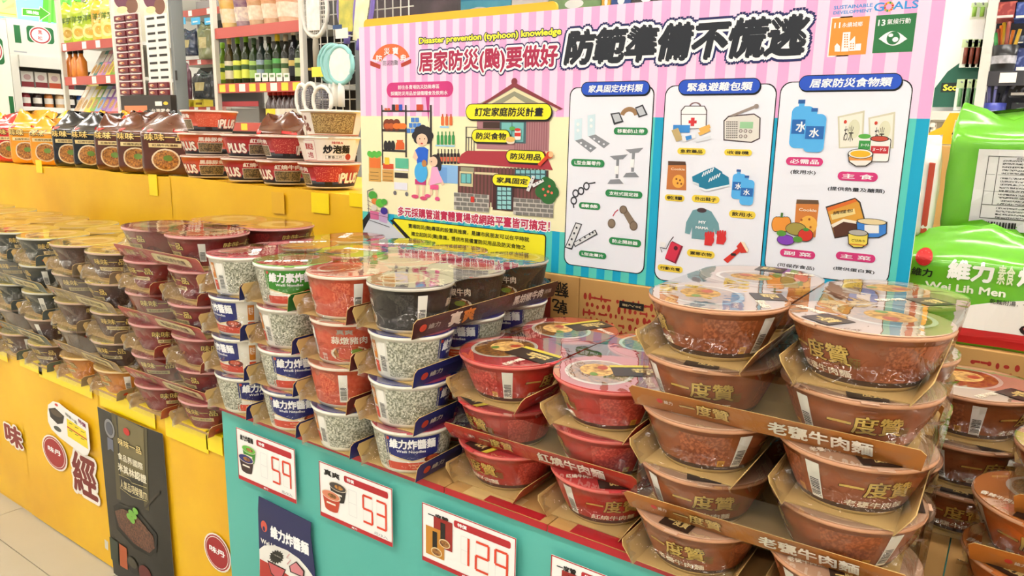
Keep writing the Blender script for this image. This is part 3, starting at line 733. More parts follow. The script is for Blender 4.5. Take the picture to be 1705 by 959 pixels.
for k in range(3): t.R('#3a2a1c', 617, 286 + 6*k, 631, 287.6 + 6*k, 5).R('#3a2a1c', 639, 287 + 6*k, 654, 288.6 + 6*k, 5)
for k in range(5): t.E('#5fc24a', 616 + 4*k, 256 + (k % 2)*2, 4, 5, 5)
for k in range(3): t.R('#e0703a', 735 + 7*k, 194, 740 + 7*k, 209, 5, .3).R('#c85a2a', 736.5 + 7*k, 190, 738.5 + 7*k, 195, 5)
t.R('#9fd4f4', 733, 210, 748, 213, 5)
for k in range(5): t.R('#3c9a52', 728 + 6.3*k, 225, 732.6 + 6.3*k, 241, 5, .3).R('#3c9a52', 729.5 + 6.3*k, 219, 731.2 + 6.3*k, 226, 5)
t.R('#9fd4f4', 726, 241, 758, 244.5, 5)
for k in range(7): t.R('#2c2124', 728 + 5.6*k, 255, 732.6 + 5.6*k, 273, 5, .3).R('#2c2124', 729.5 + 5.6*k, 248, 731 + 5.6*k, 256, 5).R('#d86a4a', 728.4 + 5.6*k, 261, 732.2 + 5.6*k, 269, 6)
t.R('#8fc0ee', 728, 274, 763, 306, 4).R('#74a8e4', 728, 278, 745, 305, 5)
bput(t, 'shop_shelf_print')
t = BA(); SK = '#f9d3b4'
# trolley
t.R('#5fbf9a', 659, 263, 681, 281, 6).R(WHITE, 657, 281, 681, 285, 6).R('#3a3432', 658, 287, 680, 297, 6).R('#eef0fa', 657, 303, 679, 317, 6).E('#6a6a70', 658.5, 321, 2.6, 3.6, 7).E('#6a6a70', 678, 323, 2.6, 3.6, 7)
# woman
for dx, dy in ((-11, 2), (-7, -6), (0, -9), (7, -6), (11, 2), (0, 0), (9, 8), (-8, 8)): t.E('#2f2a2c', 704.5 + dx, 224 + dy, 7, 7.5, 6)
t.E(SK, 703.5, 233, 9.5, 10.5, 7).E('#2a2a2a', 700, 231, .9, 1.2, 8).E('#2a2a2a', 708, 231, .9, 1.2, 8).E('#d8483a', 703.5, 239, 2, 1.3, 8)
t.P('#2868d8', [(692, 250), (698, 245), (708, 245), (714, 249), (712, 275), (696, 275)], 7).P(SK, [(692, 250), (688, 262), (694, 268), (697, 262)], 7).E('#c88a4a', 707.5, 272, 4, 6, 9)
t.E('#4ab4f0', 702, 287, 11, 17, 8).R('#c83a78', 692, 298, 710, 308, 7).R(SK, 694, 308, 698, 326, 6).R(SK, 704, 308, 708, 329, 6).E('#e0527a', 692, 327, 6, 3.2, 7).E('#e0527a', 706, 330, 6, 3.2, 7)
# girl
t.E('#2f2a2c', 726, 268, 9, 11, 7).E('#2f2a2c', 733, 276, 3, 9, 7).E(SK, 722.5, 269, 7, 8.5, 8).E('#2a2a2a', 719.5, 269, .8, 1, 9)
t.P('#fbb4dc', [(720, 278), (729, 278), (738, 303), (716, 309)], 8).P(SK, [(716, 296), (713, 306), (716, 308), (719, 300)], 7).P(SK, [(735, 294), (741, 307), (737, 309), (732, 300)], 7)
t.R('#e85a90', 717, 307, 731, 316, 7).R(SK, 717, 315, 721, 325, 6).R(SK, 726, 316, 730, 329, 6).E('#e85a90', 713, 326, 5, 3, 7).E('#e85a90', 729, 331, 4, 3.4, 7)
bput(t, 'shoppers_print')
# ---- house illustration
t = BA()
t.P('#9c9a80', [(800, 172), (857, 143), (918, 172)], 4).P('#8c3a42', [(795, 178), (857, 137), (938, 181), (933, 183), (857, 145), (800, 178)], 6).P('#efe3b4', [(800, 180), (857, 146), (930, 182), (926, 186), (857, 152), (806, 180)], 5).E('#8c3a42', 857, 136, 5, 6, 6)
t.P('#e8dcae', [(838, 172), (857, 160), (876, 172)], 5).R('#b88488', 795, 172, 914, 252, 4)
for k in range(14): t.R('#a06a70', 858 + 4*k, 203, 858.8 + 4*k, 250, 5)
t.R('#4a342c', 805, 203, 834, 214, 5).R('#4a6a70', 833, 202, 876, 239, 5).R('#7cc4c0', 836, 204, 852, 236, 6).R('#7cc4c0', 854, 204, 872, 236, 6)
t.P('#b03a44', [(762, 271), (769, 257), (778, 251), (908, 252), (921, 283)], 6).R('#5c3f38', 763, 276, 912, 345, 5)
for k in range(24): t.R('#7a4a48', 766 + 6*k, 279, 768.5 + 6*k, 345, 5.5)
t.R('#9c9a80', 768, 278, 790, 288, 6).R('#e0d4a8', 791, 286, 830, 292, 6).R('#ddd0a0', 766, 285, 788, 311, 6).R('#4a6a70', 768, 288, 786, 306, 7).R('#74c4c4', 769.5, 289.5, 776.5, 304.5, 8).R('#74c4c4', 778, 289.5, 784.5, 304.5, 8)
t.R('#3a5a60', 858, 281, 910, 300, 6)
for k in range(6): t.R('#8cc8cc', 860 + 8.3*k, 283, 866.5 + 8.3*k, 289, 7).R('#8cc8cc', 860 + 8.3*k, 291, 866.5 + 8.3*k, 298, 7)
t.R('#4a2a28', 822, 306, 857, 352, 7).R('#2f4a50', 828, 309, 853, 350, 8)
for i in range(3):
    for j in range(5): t.R('#9ad4d4', 829.5 + 8*i, 311 + 7.7*j, 836 + 8*i, 317.4 + 7.7*j, 9)
for k in range(4): t.R('#5a5450', 776 + 4.5*k, 228, 777 + 4.5*k, 252, 5)
t.R('#5a5450', 776, 211, 797, 212.5, 5).R('#5a5450', 776, 228, 797, 230, 5).R('#5a5450', 776, 211, 777.5, 252, 5)
for (x0, x1) in ((757, 815), (856, 922)):
    y0 = 320 + (x0 - 757) * .09; t.R('#cfcac0', x0, y0, x1, y0 + 34, 7)
    for j in range(4):
        xx = x0 + (4 if j % 2 else 0); yy = y0 + 1 + 7.4*j
        while xx < x1 - 3: t.R('#7d7a74', xx, yy + (xx - x0)*.06, min(xx + 10, x1), yy + 6.4 + (xx - x0)*.06, 8); xx += 11.4
t.R('#d83a2e', 785, 327, 791, 337, 9)
for dx, dy, r in ((0, 0, 15), (-9, 8, 11), (9, 9, 11), (2, 16, 13), (-2, -8, 9)): t.E('#2e6a32', 912 + dx, 311 + dy, r, r, 9)
for dx, dy in ((-6, 2), (4, -3), (8, 8), (-3, 12), (2, 6)): t.E('#f0705a', 912 + dx, 313 + dy, 2.2, 2.2, 10)
bput(t, 'house_print')
def pill(a, x0, y0, x1, y1, txt, c, tc, L=11, ol='#20201c', rad=.5, pad=.13, bold=.03, slant=.0, shadow=True):
    w_, h_ = x1 - x0, y1 - y0
    if ol:
        if shadow: a.R(ol, x0, y0 + 1.2, x1 + 2.2, y1 + 3, L, rad)
        a.R(ol, x0 - 1.2, y0 - 1.2, x1 + 1.2, y1 + 1.2, L + 1, rad)
    a.R(c, x0, y0, x1, y1, L + 2, rad)
    a.T(txt, x0 + w_ * pad * .75, y0 + h_ * .2, x1 - w_ * pad * .75, y1 - h_ * .2, tc, L + 3, bold, slant=slant)
YE = '#fbf02c'
for args in ((778, 174, 919, 199.5, '訂定家庭防災計畫'), (788, 216, 850, 237.5, '防災食物'), (845, 250, 908, 272, '防災用品'), (822, 290, 886, 312, '家具固定')):
    t = BA(); pill(t, *args, YE, '#20201c', slant=.12); bput(t, 'caption_pill')
t = BA(); t.E('#eec16a', 852, 232, 8, 4.5, 16).E('#f4e6cc', 852, 236, 7, 4, 15).R('#f6f2ea', 859, 216, 869, 233, 15, .2).R('#d83a2e', 859, 221, 869, 227, 16).E('#5aa84a', 855, 214, 5, 3.5, 15).E('#d83a2e', 864, 216, 5, 2.6, 17)
t.cut('cup_print', board)
t.P('#d8452c', [(897, 273), (913, 257), (917, 261), (901, 277)], 15).E('#d8452c', 917, 258, 6, 6, 15).E('#f0c08a', 919, 257, 4, 5, 16)
t.cut('torch_print', board)
t.P('#e9e9e6', [(878, 317), (888, 292), (893, 294), (883, 319)], 15).P('#e9e9e6', [(887, 307), (906, 298), (908, 302), (890, 312)], 16)
for x, y in ((885, 304), (882, 311), (889, 297)): t.E('#55555a', x, y, 1, 1, 17)
for x, y in ((894, 306), (899, 303), (904, 300)): t.E('#55555a', x, y, 1, 1, 17)
bput(t, 'bracket_print')
t = BA(); t.T('多元採購管道實體賣場或網路平臺皆可搞定！', 663, 343.5, 916, 386, '#c42c50', 4, .035, outl=[('#ffffff', .12)]); bput(t, 'slogan_lettering')
t = BA(); t.R('#20241e', 654, 362.5, 908.5, 440, 5, .1).R(YE, 655.5, 364, 907, 438.5, 6, .1)
t.P('#d8dce4', [(606, 380), (625, 352), (640, 360), (678, 398), (678, 420), (606, 420)], 7).P('#1c1c1e', [(605, 366), (616, 353), (620, 356), (606, 384)], 8).P('#1c1c1e', [(650, 366), (656, 366), (690, 402), (682, 402)], 8)
t.T('賣場防災(颱)專區的設置與推廣，是讓市民朋友可以在平時就', 681, 372, 882, 404, '#22261c', 9, .012).T('建立起防災(颱)意識，提供市民備置防災用品及防災食物之', 686, 385, 876, 417, '#22261c', 9, .012)
bput(t, 'yellow_text_panel')
t = BA()
for k in range(5): t.line('#8a5a70', [(613, 326 + 7*k), (648 if k > 2 else 622, 330 + 8*k)], .0012, 10)
t.line('#4a5058', [(613, 318), (616, 366), (650, 378)], .002, 10).line('#4a5058', [(613, 318), (623, 314)], .002, 10).P('#d8709a', [(617, 350), (632, 353), (632, 366), (618, 364)], 9).P('#c8a8d0', [(633, 352), (647, 356), (646, 372), (633, 368)], 9)
for x, y, r, c in ((622, 325, 7, '#4aa83c'), (625, 335, 5, '#e0803a'), (634, 338, 7, '#5fbf3c'), (641, 336, 5, '#4aa83c'), (641, 351, 6, '#3a2a90'), (624, 346, 5, '#e8e0d0')): t.E(c, x, y, r, r, 11)
bput(t, 'shopping_cart_print')

# ---- the three white panels
PAN = ((951, 147, 1071, 456, 970, 138, 1081, 157, '家具固定材料類'), (1110, 144, 1262, 487, 1132, 134, 1265, 155, '緊急避難包類'), (1302, 138, 1477, 475, 1333, 127, 1500, 148.5, '居家防災食物類'))
panels = []
for (x0, y0, x1, y1, hx0, hy0, hx1, hy1, tx) in PAN:
    t = BA(); t.R('#15181c', x0 - 1.5, y0 - 1.5, x1 + 1.5, y1 + 1.5, 3, .09).R('#f2f5fd', x0, y0, x1, y1, 4, .09); p = bput(t, 'white_panel'); panels.append(p)
    t = BA(); pill(t, hx0, hy0, hx1, hy1, tx, '#2a57c8', WHITE, 6, '#15181c', slant=.14); t.build('header_pill', p)
GR, PY, PPK = '#2d8a4e', '#f4d84a', '#d63a7c'
for k, lst in enumerate((
    ((1023, 212, 1079, 225, '移動防止帶'), (952, 264, 1007, 279, 'L型金屬零件'), (1009, 315, 1070, 331, '支柱式固定器'), (965, 336, 1000, 350, '鍊條'), (1015, 394, 1068, 412, '防止開啟器'), (965, 416, 1010, 432, 'L型金屬片')),
    ((1129, 246, 1175, 258, '急救藥品'), (1207, 248, 1252, 260, '收音機'), (1108, 323, 1140, 336, '乾糧'), (1153, 324, 1198, 339, '外出鞋子'), (1215, 349, 1258, 365, '飲用水'), (1145, 414, 1190, 431, '禦寒衣物'), (1096, 439, 1137, 455, '行動充電'), (1195, 446, 1240, 465, '緊急照明')),
    ((1310, 261, 1370, 277, '必需品'), (1396, 285, 1461, 303, '主 食'), (1300, 413, 1357, 432, '副 菜'), (1393, 418, 1457, 438, '主 菜')))):
    c, tc = ((GR, WHITE), (PY, '#2a2414'), (PPK, WHITE))[k]
    for (x0, y0, x1, y1, s_) in lst:
        t = BA(); pill(t, x0, y0, x1, y1, s_, c, tc, 5, None, pad=.14, bold=.02); t.build('caption_pill', panels[k])
t = BA()
for (s_, x0, y0, x1, y1) in (('(飲用水)', 1317, 282, 1358, 292), ('(提供熱量及醣類)', 1379, 310, 1473, 323), ('(可保存食品)', 1295, 437, 1356, 451), ('(提供蛋白質)', 1388, 443, 1456, 457)): t = BA(); t.T(s_, x0, y0, x1, y1, '#26282e', 5, .015); t.build('caption_lettering', panels[2])
# panel 1 pictures
t = BA(); G1, G2, OL = '#8c9096', '#c3c8ce', '#3a3c42'
for dx, dy in ((0, 0), (22, -7)):
    t.P('#d4ecf4', [(957 + dx, 199 + dy), (970 + dx, 197 + dy), (969 + dx, 232 + dy), (957 + dx, 234 + dy)], 5).P(G1, [(958 + dx, 234 + dy), (970 + dx, 231 + dy), (994 + dx, 246 + dy), (984 + dx, 254 + dy)], 5)
    for x, y in ((963, 207), (963, 217)): t.E(WHITE, x + dx, y + dy, 2.4, 2.6, 6)
    for x, y in ((968, 238), (976, 243), (984, 247)): t.E('#f2f5fd', x + dx, y + dy, 1.8, 1.6, 6)
t.cut('bracket_print', panels[0])
t.E('#a07c56', 1048, 195, 16, 17, 5, 15, 165, 14, .55).P(OL, [(1017, 189), (1032, 187), (1039, 203), (1023, 208)], 6).P(G2, [(1020, 191), (1031, 189), (1036, 201), (1025, 204)], 7).P(OL, [(1058, 179), (1071, 174), (1079, 191), (1064, 196)], 6).P(G2, [(1060, 181), (1070, 177), (1076, 190), (1066, 193)], 7)
t.cut('strap_print', panels[0])
for dx, dy in ((0, 0), (26, -11)):
    t.P(G1, [(1016 + dx, 260 + dy), (1046 + dx, 257 + dy), (1038 + dx, 265 + dy), (1024 + dx, 266 + dy)], 6).R(G1, 1027 + dx, 264 + dy, 1030 + dx, 297 + dy, 5).R(WHITE, 1024.5 + dx, 276 + dy, 1030 + dx, 290 + dy, 6).P(G1, [(1012 + dx, 306 + dy), (1017 + dx, 299 + dy), (1032 + dx, 298 + dy), (1039 + dx, 306 + dy)], 6)
t.cut('support_post_print', panels[0])
for x, y, a in ((956, 334, 3), (959, 322, 8), (968, 318, 8), (977, 310, 9)): t.E(OL, x, y, 5.5, 7, 5, hole=.62)
t.line(OL, [(980, 306), (992, 304)], .003, 5).line(OL, [(955, 338), (956, 346)], .003, 5)
t.cut('chain_print', panels[0])
t.P('#8a7864', [(1035, 350), (1043, 346), (1060, 372), (1051, 378)], 5).E('#6a5a48', 1038.5, 349, 6.5, 7, 6).E('#8a7864', 1038.5, 349, 5, 5.4, 7).E('#6a5a48', 1055.5, 376, 6.8, 8, 6).E('#8a7864', 1055.5, 376, 5.4, 6.4, 7).E('#6a5a48', 1019, 372, 6.5, 8, 6).E('#8a7864', 1019, 372, 5.2, 6.5, 7)
t.line('#c83a50', [(1030, 349), (1025, 353), (1021, 360)], .002, 6)
t.cut('latch_print', panels[0])
t.P(OL, [(941, 412), (959, 370), (970, 373), (953, 416)], 5).P('#e4e6e6', [(943, 411), (960, 372), (968, 374), (952, 413)], 6).P(OL, [(955, 404), (992, 382), (996, 390), (958, 411)], 7).P('#e4e6e6', [(957, 404), (991, 384), (994, 389), (959, 409)], 8)
for x, y in ((961, 379), (953, 398), (949, 407), (957, 388)): t.E(OL, x, y, 1.6, 1.8, 9)
for x, y in ((967, 400), (975, 395), (983, 390), (988, 387)): t.E(OL, x, y, 1.6, 1.6, 9)
t.build('plate_print', panels[0])
# panel 2 pictures
t = BA(); OL = '#4a3a3e'
t.E('#8a6a6e', 1158, 177, 10, 7, 5, 0, 180, 12, .7).P(OL, [(1134, 184), (1141, 176), (1174, 176), (1178, 184), (1177, 214), (1134, 216)], 6).P('#fbfbfb', [(1135.5, 185), (1142, 177.5), (1173, 177.5), (1176.5, 185), (1175.5, 213), (1135.5, 214.5)], 7).R(OL, 1135, 190, 1177, 191, 8).R('#d8383a', 1151.5, 196, 1156.5, 210, 8).R('#d8383a', 1147.5, 200.5, 1160.5, 205.5, 8)
t.R('#3f8fd8', 1122, 208, 1149, 221, 9).P('#c8b07a', [(1119, 217), (1130, 213), (1138, 232), (1127, 236)], 10).P('#f6f6f8', [(1136, 228), (1158, 223), (1160, 229), (1138, 237)], 10).P('#3f8fd8', [(1142, 227), (1152, 225), (1153, 231), (1144, 234)], 11).P('#f0b85a', [(1164, 214), (1182, 207), (1184, 213), (1167, 220)], 9).P('#f0b85a', [(1163, 221), (1182, 214), (1184, 218), (1166, 226)], 10).P('#e8eef4', [(1156, 234), (1184, 226), (1186, 231), (1160, 237)], 9)
t.cut('first_aid_print', panels[1])
t.P(OL, [(1205, 201), (1213, 193), (1256, 189), (1267, 196), (1266, 231), (1252, 238), (1205, 234)], 5).P('#e8e4da', [(1207, 202), (1214, 195), (1256, 191), (1265, 197), (1264, 230), (1251, 236), (1207, 232)], 6).P('#9a8c84', [(1214, 193), (1258, 175), (1263, 178), (1222, 194)], 7).E('#9a8c84', 1260, 177, 4, 4, 8).R('#9fd0a0', 1233, 203, 1254, 214, 7)
for i in range(6):
    for j in range(8): t.E('#3a3432', 1211 + 3.3*i, 203 + 3.7*j, 1.05, 1.2, 7, n=8)
for x, y in ((1234, 218), (1242, 218), (1250, 219), (1234, 227), (1242, 227)): t.E('#6a5c58', x, y, 3, 3, 7, n=12).E('#d8d0c8', x, y, 2, 2, 8, n=10)
t.cut('radio_print', panels[1])
t.P('#5a4030', [(1113, 268), (1142, 269), (1143, 275), (1113, 275)], 6).P('#c87a3e', [(1113, 273), (1143, 274), (1143, 317), (1110, 315)], 5).T('Cookie', 1118, 279, 1141, 284, '#f6e0c0', 7, .02).E('#f0b24a', 1130, 302, 10, 11, 6)
for x, y in ((1127, 298), (1133, 300), (1129, 305), (1135, 306)): t.E('#8a4a20', x, y, 1.6, 1.8, 7, n=10)
t.cut('biscuit_bag_print', panels[1])
for dx, dy in ((0, 0), (11, 9)):
    t.P('#1f7fa0', [(1153 + dx, 294 + dy), (1178 + dx, 282 + dy), (1190 + dx, 278 + dy), (1203 + dx, 286 + dy), (1204 + dx, 298 + dy), (1166 + dx, 306 + dy), (1154 + dx, 302 + dy)], 6 + dx/5).P('#e8f4f8', [(1154 + dx, 302 + dy), (1166 + dx, 306 + dy), (1204 + dx, 298 + dy), (1204 + dx, 301 + dy), (1166 + dx, 310 + dy), (1154 + dx, 305 + dy)], 7 + dx/5)
    for k in range(5): t.line('#e8f4f8', [(1170 + dx + 4*k, 294 + dy - 2*k), (1173 + dx + 4*k, 287 + dy - 2*k)], .0022, 8 + dx/5)
def bottle(t, x, y, s, L):
    t.R('#2a62a8', x + 9*s, y, x + 19*s, y + 6*s, L).R('#57b4f0', x + 10*s, y + 6*s, x + 18*s, y + 11*s, L).R('#57b4f0', x, y + 10*s, x + 28*s, y + 74*s, L + 1, .28).R('#2a6cb8', x, y + 30*s, x + 28*s, y + 52*s, L + 2).T('水', x + 6*s, y + 33*s, x + 21*s, y + 49*s, WHITE, L + 3, .03)
t.cut('shoes_print', panels[1])
bottle(t, 1221, 282, .68, 5); bottle(t, 1235, 292, .68, 9)
t.cut('water_bottles_print', panels[1])
t.P('#6f9fa6', [(1154, 350), (1162, 348), (1176, 348), (1185, 352), (1197, 372), (1199, 388), (1192, 390), (1189, 380), (1188, 400), (1152, 397), (1153, 378), (1149, 390), (1141, 388), (1143, 370)], 5).E('#4a3a3e', 1169, 350, 8, 4, 6).T('MY', 1164, 367, 1176, 373, WHITE, 6, .03).T('MAMA', 1159, 376, 1180, 382.5, WHITE, 6, .03)
t.cut('sweater_print', panels[1])
for dx, dy in ((0, 0), (20, -2)):
    t.E('#d83434', 1182 + dx, 399 + dy, 8, 9, 8).R('#d83434', 1174 + dx, 400 + dy, 1186 + dx, 409 + dy, 8)
    for k in range(4): t.E('#d83434', 1176 + dx + 4*k, 389 + dy + abs(k-1.5), 2, 5, 8, n=10)
t.cut('gloves_print', panels[1])
t.P('#8c2238', [(1120, 401), (1138, 410), (1126, 439), (1108, 431)], 6).P('#d8344e', [(1118, 402), (1135, 409), (1124, 436), (1108, 429)], 7).E('#5a1a2a', 1126, 413, 3.4, 3.6, 8).line('#3a3438', [(1103, 420), (1100, 412), (1110, 414), (1116, 402), (1122, 394)], .0016, 6).P('#f4f4f4', [(1100, 402), (1110, 404), (1108, 412), (1099, 410)], 7)
t.cut('power_bank_print', panels[1])
t.P('#d8382c', [(1205, 432), (1229, 413), (1234, 418), (1212, 438)], 6).P('#d8382c', [(1227, 410), (1234, 402), (1246, 420), (1234, 421)], 7).P('#f4e6c8', [(1234, 402), (1240, 403), (1247, 416), (1245, 421)], 8).R('#2a2424', 1218, 421, 1226, 426, 8)
t.build('flashlight_print', panels[1])
# panel 3 pictures
t = BA(); OL = '#3a3430'
bottle(t, 1320, 166, 1.1, 5); bottle(t, 1343, 180, 1.0, 9)
t.cut('water_bottles_print', panels[2])
for dx, dy, sw in ((0, 0, 0), (51, 2, -1)):
    t.P('#d8d4b8', [(1395 + dx, 194 + dy), (1440 + dx, 184 + dy), (1437 + dx, 245 + dy), (1397 + dx, 247 + dy)], 5).P('#f4f2e2', [(1398 + dx, 196 + dy), (1437 + dx, 188 + dy), (1434 + dx, 243 + dy), (1399 + dx, 245 + dy)], 6).E('#e4e4c4', 1422 + dx, 215 + dy, 10, 16, 7).T('お米', 1407 + dx, 209 + dy, 1420 + dx, 236 + dy, '#3a342c', 8, .0, rot=0).E('#c8402c', 1408 + dx, 203 + dy, 2.6, 3, 8)
t.cut('rice_bags_print', panels[2])
t.R('#f8f6f0', 1431, 228, 1450, 262, 9, .12).R('#3f9a48', 1431, 234, 1450, 249, 10).E('#5cb04a', 1440, 227, 10.5, 4, 10).T('ヌードル', 1434, 239, 1448, 244, WHITE, 11, .02)
t.R(OL, 1450, 230, 1480, 270, 9, .12).R('#f8f6f0', 1451, 231, 1479, 269, 10, .12).R('#c8343c', 1451, 243, 1479, 256, 11).E(OL, 1465, 231, 16, 5, 11).E('#c8503a', 1465, 231, 14, 4, 12).T('ヌードル', 1454, 246, 1476, 252, WHITE, 12, .02)
t.P(OL, [(1412, 256), (1455, 256), (1453, 270), (1443, 277), (1425, 277), (1414, 270)], 13).P('#f8f4ea', [(1414, 257), (1453, 257), (1451, 269), (1442, 275.5), (1426, 275.5), (1416, 269)], 14).P('#e89a4a', [(1414, 261), (1453, 261), (1452, 267), (1415, 267)], 15).E(OL, 1433.5, 256, 21.5, 8.5, 15).E('#f8f4ea', 1433.5, 256, 20, 7.5, 16).E('#f0bc2e', 1433.5, 256, 17, 5.6, 17)
t.cut('cup_noodles_print', panels[2])
t.P('#6a5038', [(1327, 332), (1363, 333), (1364, 340), (1326, 339)], 6).P('#d8843e', [(1326, 338), (1364, 339), (1358, 395), (1322, 392)], 5).T('Cookie', 1331, 346, 1360, 353, '#fbeed8', 7, .02).E('#f0b44a', 1346, 374, 15, 15, 6)
for x, y in ((1335, 366), (1348, 365), (1350, 378), (1340, 380)): t.E('#a85a24', x, y, 2, 2, 7, n=10)
t.cut('biscuit_bag_print', panels[2])
for x, rx in ((1293, 7), (1310, 7), (1297, 8), (1306, 8), (1301.5, 7)): t.E(OL, x, 373, rx + 1, 13, 8).E('#ee9a3c', x, 373, rx, 12, 9)
t.line('#4a7a3a', [(1302, 362), (1303, 354)], .004, 10).E(OL, 1326, 381, 18, 11, 10).E('#a89a4a', 1326, 381, 17, 10, 11).E(OL, 1342, 391, 13, 11, 12).E('#d83a2e', 1342, 391, 12, 10, 13).E('#3f8a3a', 1343, 382, 5, 3, 14).E(OL, 1309, 399, 15, 9, 12).E('#8a46c0', 1309, 399, 14, 8, 13).E('#5a9a3c', 1302, 388, 8, 5, 13).E('#5a9a3c', 1329, 398, 8, 5, 14)
t.cut('vegetables_print', panels[2])
t.P(OL, [(1375, 344), (1424, 329), (1433, 336), (1441, 366), (1442, 388), (1390, 397)], 5).P('#e0a23c', [(1377, 346), (1424, 331), (1431, 338), (1439, 367), (1440, 386), (1391, 395)], 6).P('#e0722e', [(1377, 346), (1424, 331), (1428, 335), (1379, 352)], 7).P('#efd890', [(1383, 357), (1423, 347), (1425, 356), (1386, 366)], 7).T('調理包', 1388, 352, 1420, 360, '#3a2a1a', 8, .01, skew=.24).P('#5a3424', [(1387, 378), (1405, 368), (1430, 372), (1440, 376), (1440, 386), (1391, 395)], 7).P('#f6ecd8', [(1384, 374), (1405, 364), (1432, 369), (1430, 373), (1405, 369), (1387, 379)], 8)
t.cut('ready_meal_print', panels[2])
t.P(OL, [(1426, 369), (1478, 369), (1477, 389), (1464, 396), (1440, 396), (1427, 389)], 9).P('#3f86d8', [(1427.5, 370), (1476.5, 370), (1475.5, 388), (1463, 394.5), (1441, 394.5), (1428.5, 388)], 10).P('#f4f4f2', [(1440, 374), (1464, 374), (1464, 388), (1440, 388)], 11).E(OL, 1452, 369, 26, 5.5, 11).E('#e8d6a4', 1452, 369, 24, 4.5, 12)
t.P(OL, [(1412, 388), (1447, 388), (1446, 406), (1437, 412), (1421, 412), (1413, 406)], 13).P('#f2dc5a', [(1413.5, 389), (1445.5, 389), (1444.5, 405), (1436, 410.5), (1422, 410.5), (1414.5, 405)], 14).E(OL, 1429.5, 387, 17, 5.5, 15).E('#b8b4ac', 1429.5, 387, 15.5, 4.5, 16).T('ごはみち', 1419, 397, 1441, 403, '#4a3a14', 15, .01).R('#d8742e', 1416, 405, 1443, 409, 15)
t.build('cans_print', panels[2])
# yellow backing board behind
yb0 = on_y(612, 36, BY + .02); yb1 = on_y(928, 10, BY + .02)
t = Art((b0.x + .004, BY + .013, b0.z), px=False); hh = yb0.z - b0.z + .004
pts = []
for (X, Z, a0) in ((yb1.x - b0.x - .012, hh - .012, 0), (.012, hh - .012, 90)): pts += [(X + .012*math.cos(math.radians(a0 + 15*k)), Z + .012*math.sin(math.radians(a0 + 15*k))) for k in range(7)]
pts += [(0, .2), (yb1.x - b0.x, .2)]
mb = MB(); N = len(pts); vs = [(x, 0, z) for x, z in pts] + [(x, .006, z) for x, z in pts]
mb.add(vs, [list(range(N))[::-1], list(range(N, 2*N))] + [(i, (i+1) % N, (i+1) % N + N, i + N) for i in range(N)], mat('#f7b52a', .5))
tag(mb.build('backing_board', None, (b0.x + .004, BY + .012, b0.z)), 'orange-yellow rounded backing board showing above the pink board', 'board')

# ================================================================== cartons and bags around the board
def carton(x0, x1, y0, y1, z0, z1, label):
    o = MB().box(x0, x1, y0, y1, z0, z1, M_KRAFT).build('carton', None, bevel=.002)
    MB().box(x0 + .002, x1 - .002, (y0+y1)/2 - .025, (y0+y1)/2 + .025, z1, z1 + .0006, mat('#cfa765', .25, .5)).build('packing_tape', o)
    return tag(o, label, 'carton')
def dots(a, x0, x1, z0, z1, seed):
    r = random.Random(seed); z = z1 - .01; row = 0
    while z > z0 + .01:
        x = x0 + .008 + (row % 2) * .006
        while x < x1 - .008:
            if r.random() < .86: a.E('#a83226', x + r.uniform(-.002, .002), z + r.uniform(-.002, .002), r.uniform(.0022, .0042), r.uniform(.003, .009), 1, n=9)
            if r.random() < .3: a.R('#a83226', x, z - .002, x + .012, z + .002, 1)
            x += .0125
        z -= .0165; row += 1
CY0 = 1.338
xa = on_y(965, 470, CY0).x
ca = carton(-1.10, xa - .001, CY0, 1.56, TZ, b0.z - .001, 'kraft carton with black upside-down brush writing under the board')
t = Art((0, CY0, 0)); t.T('乾', 922, 497, 946, 525, '#1c1814', 2, .015, rot=180, slant=-.15).T('麵', 925, 468, 948, 497, '#1c1814', 2, .015, rot=180, slant=-.15).R('#1c1a1a', 896, 461, 917, 476, 2).R('#8c3026', 880, 480, 916, 540, 2); t.build('carton_print', ca)
cb = carton(xa, xa + .36, CY0, 1.56, TZ, b0.z - .001, 'kraft carton with red dotted print and black count label under the board')
t = Art((0, CY0, 0), px=False); dots(t, xa + .006, xa + .33, TZ + .06, b0.z - .03, 5); t.px = True
t.R('#1c1a1a', 1032, 500, 1072, 518, 3).T('30入/箱', 1037, 505, 1068, 514, '#d8c08a', 4, .01, rot=180); t.build('carton_print', cb)
cc = carton(-.151 - .03, .50, 1.40, 1.75, TZ, .872, 'kraft carton with red marks below the green noodle bags at right')
t = Art((0, 1.40, 0), px=False); dots(t, -.04, .12, TZ + .05, .86, 8); t.build('carton_print', cc)
carton(xa + .362, -.19, 1.38, 1.62, TZ, 1.04, 'kraft carton standing behind the right end of the board')

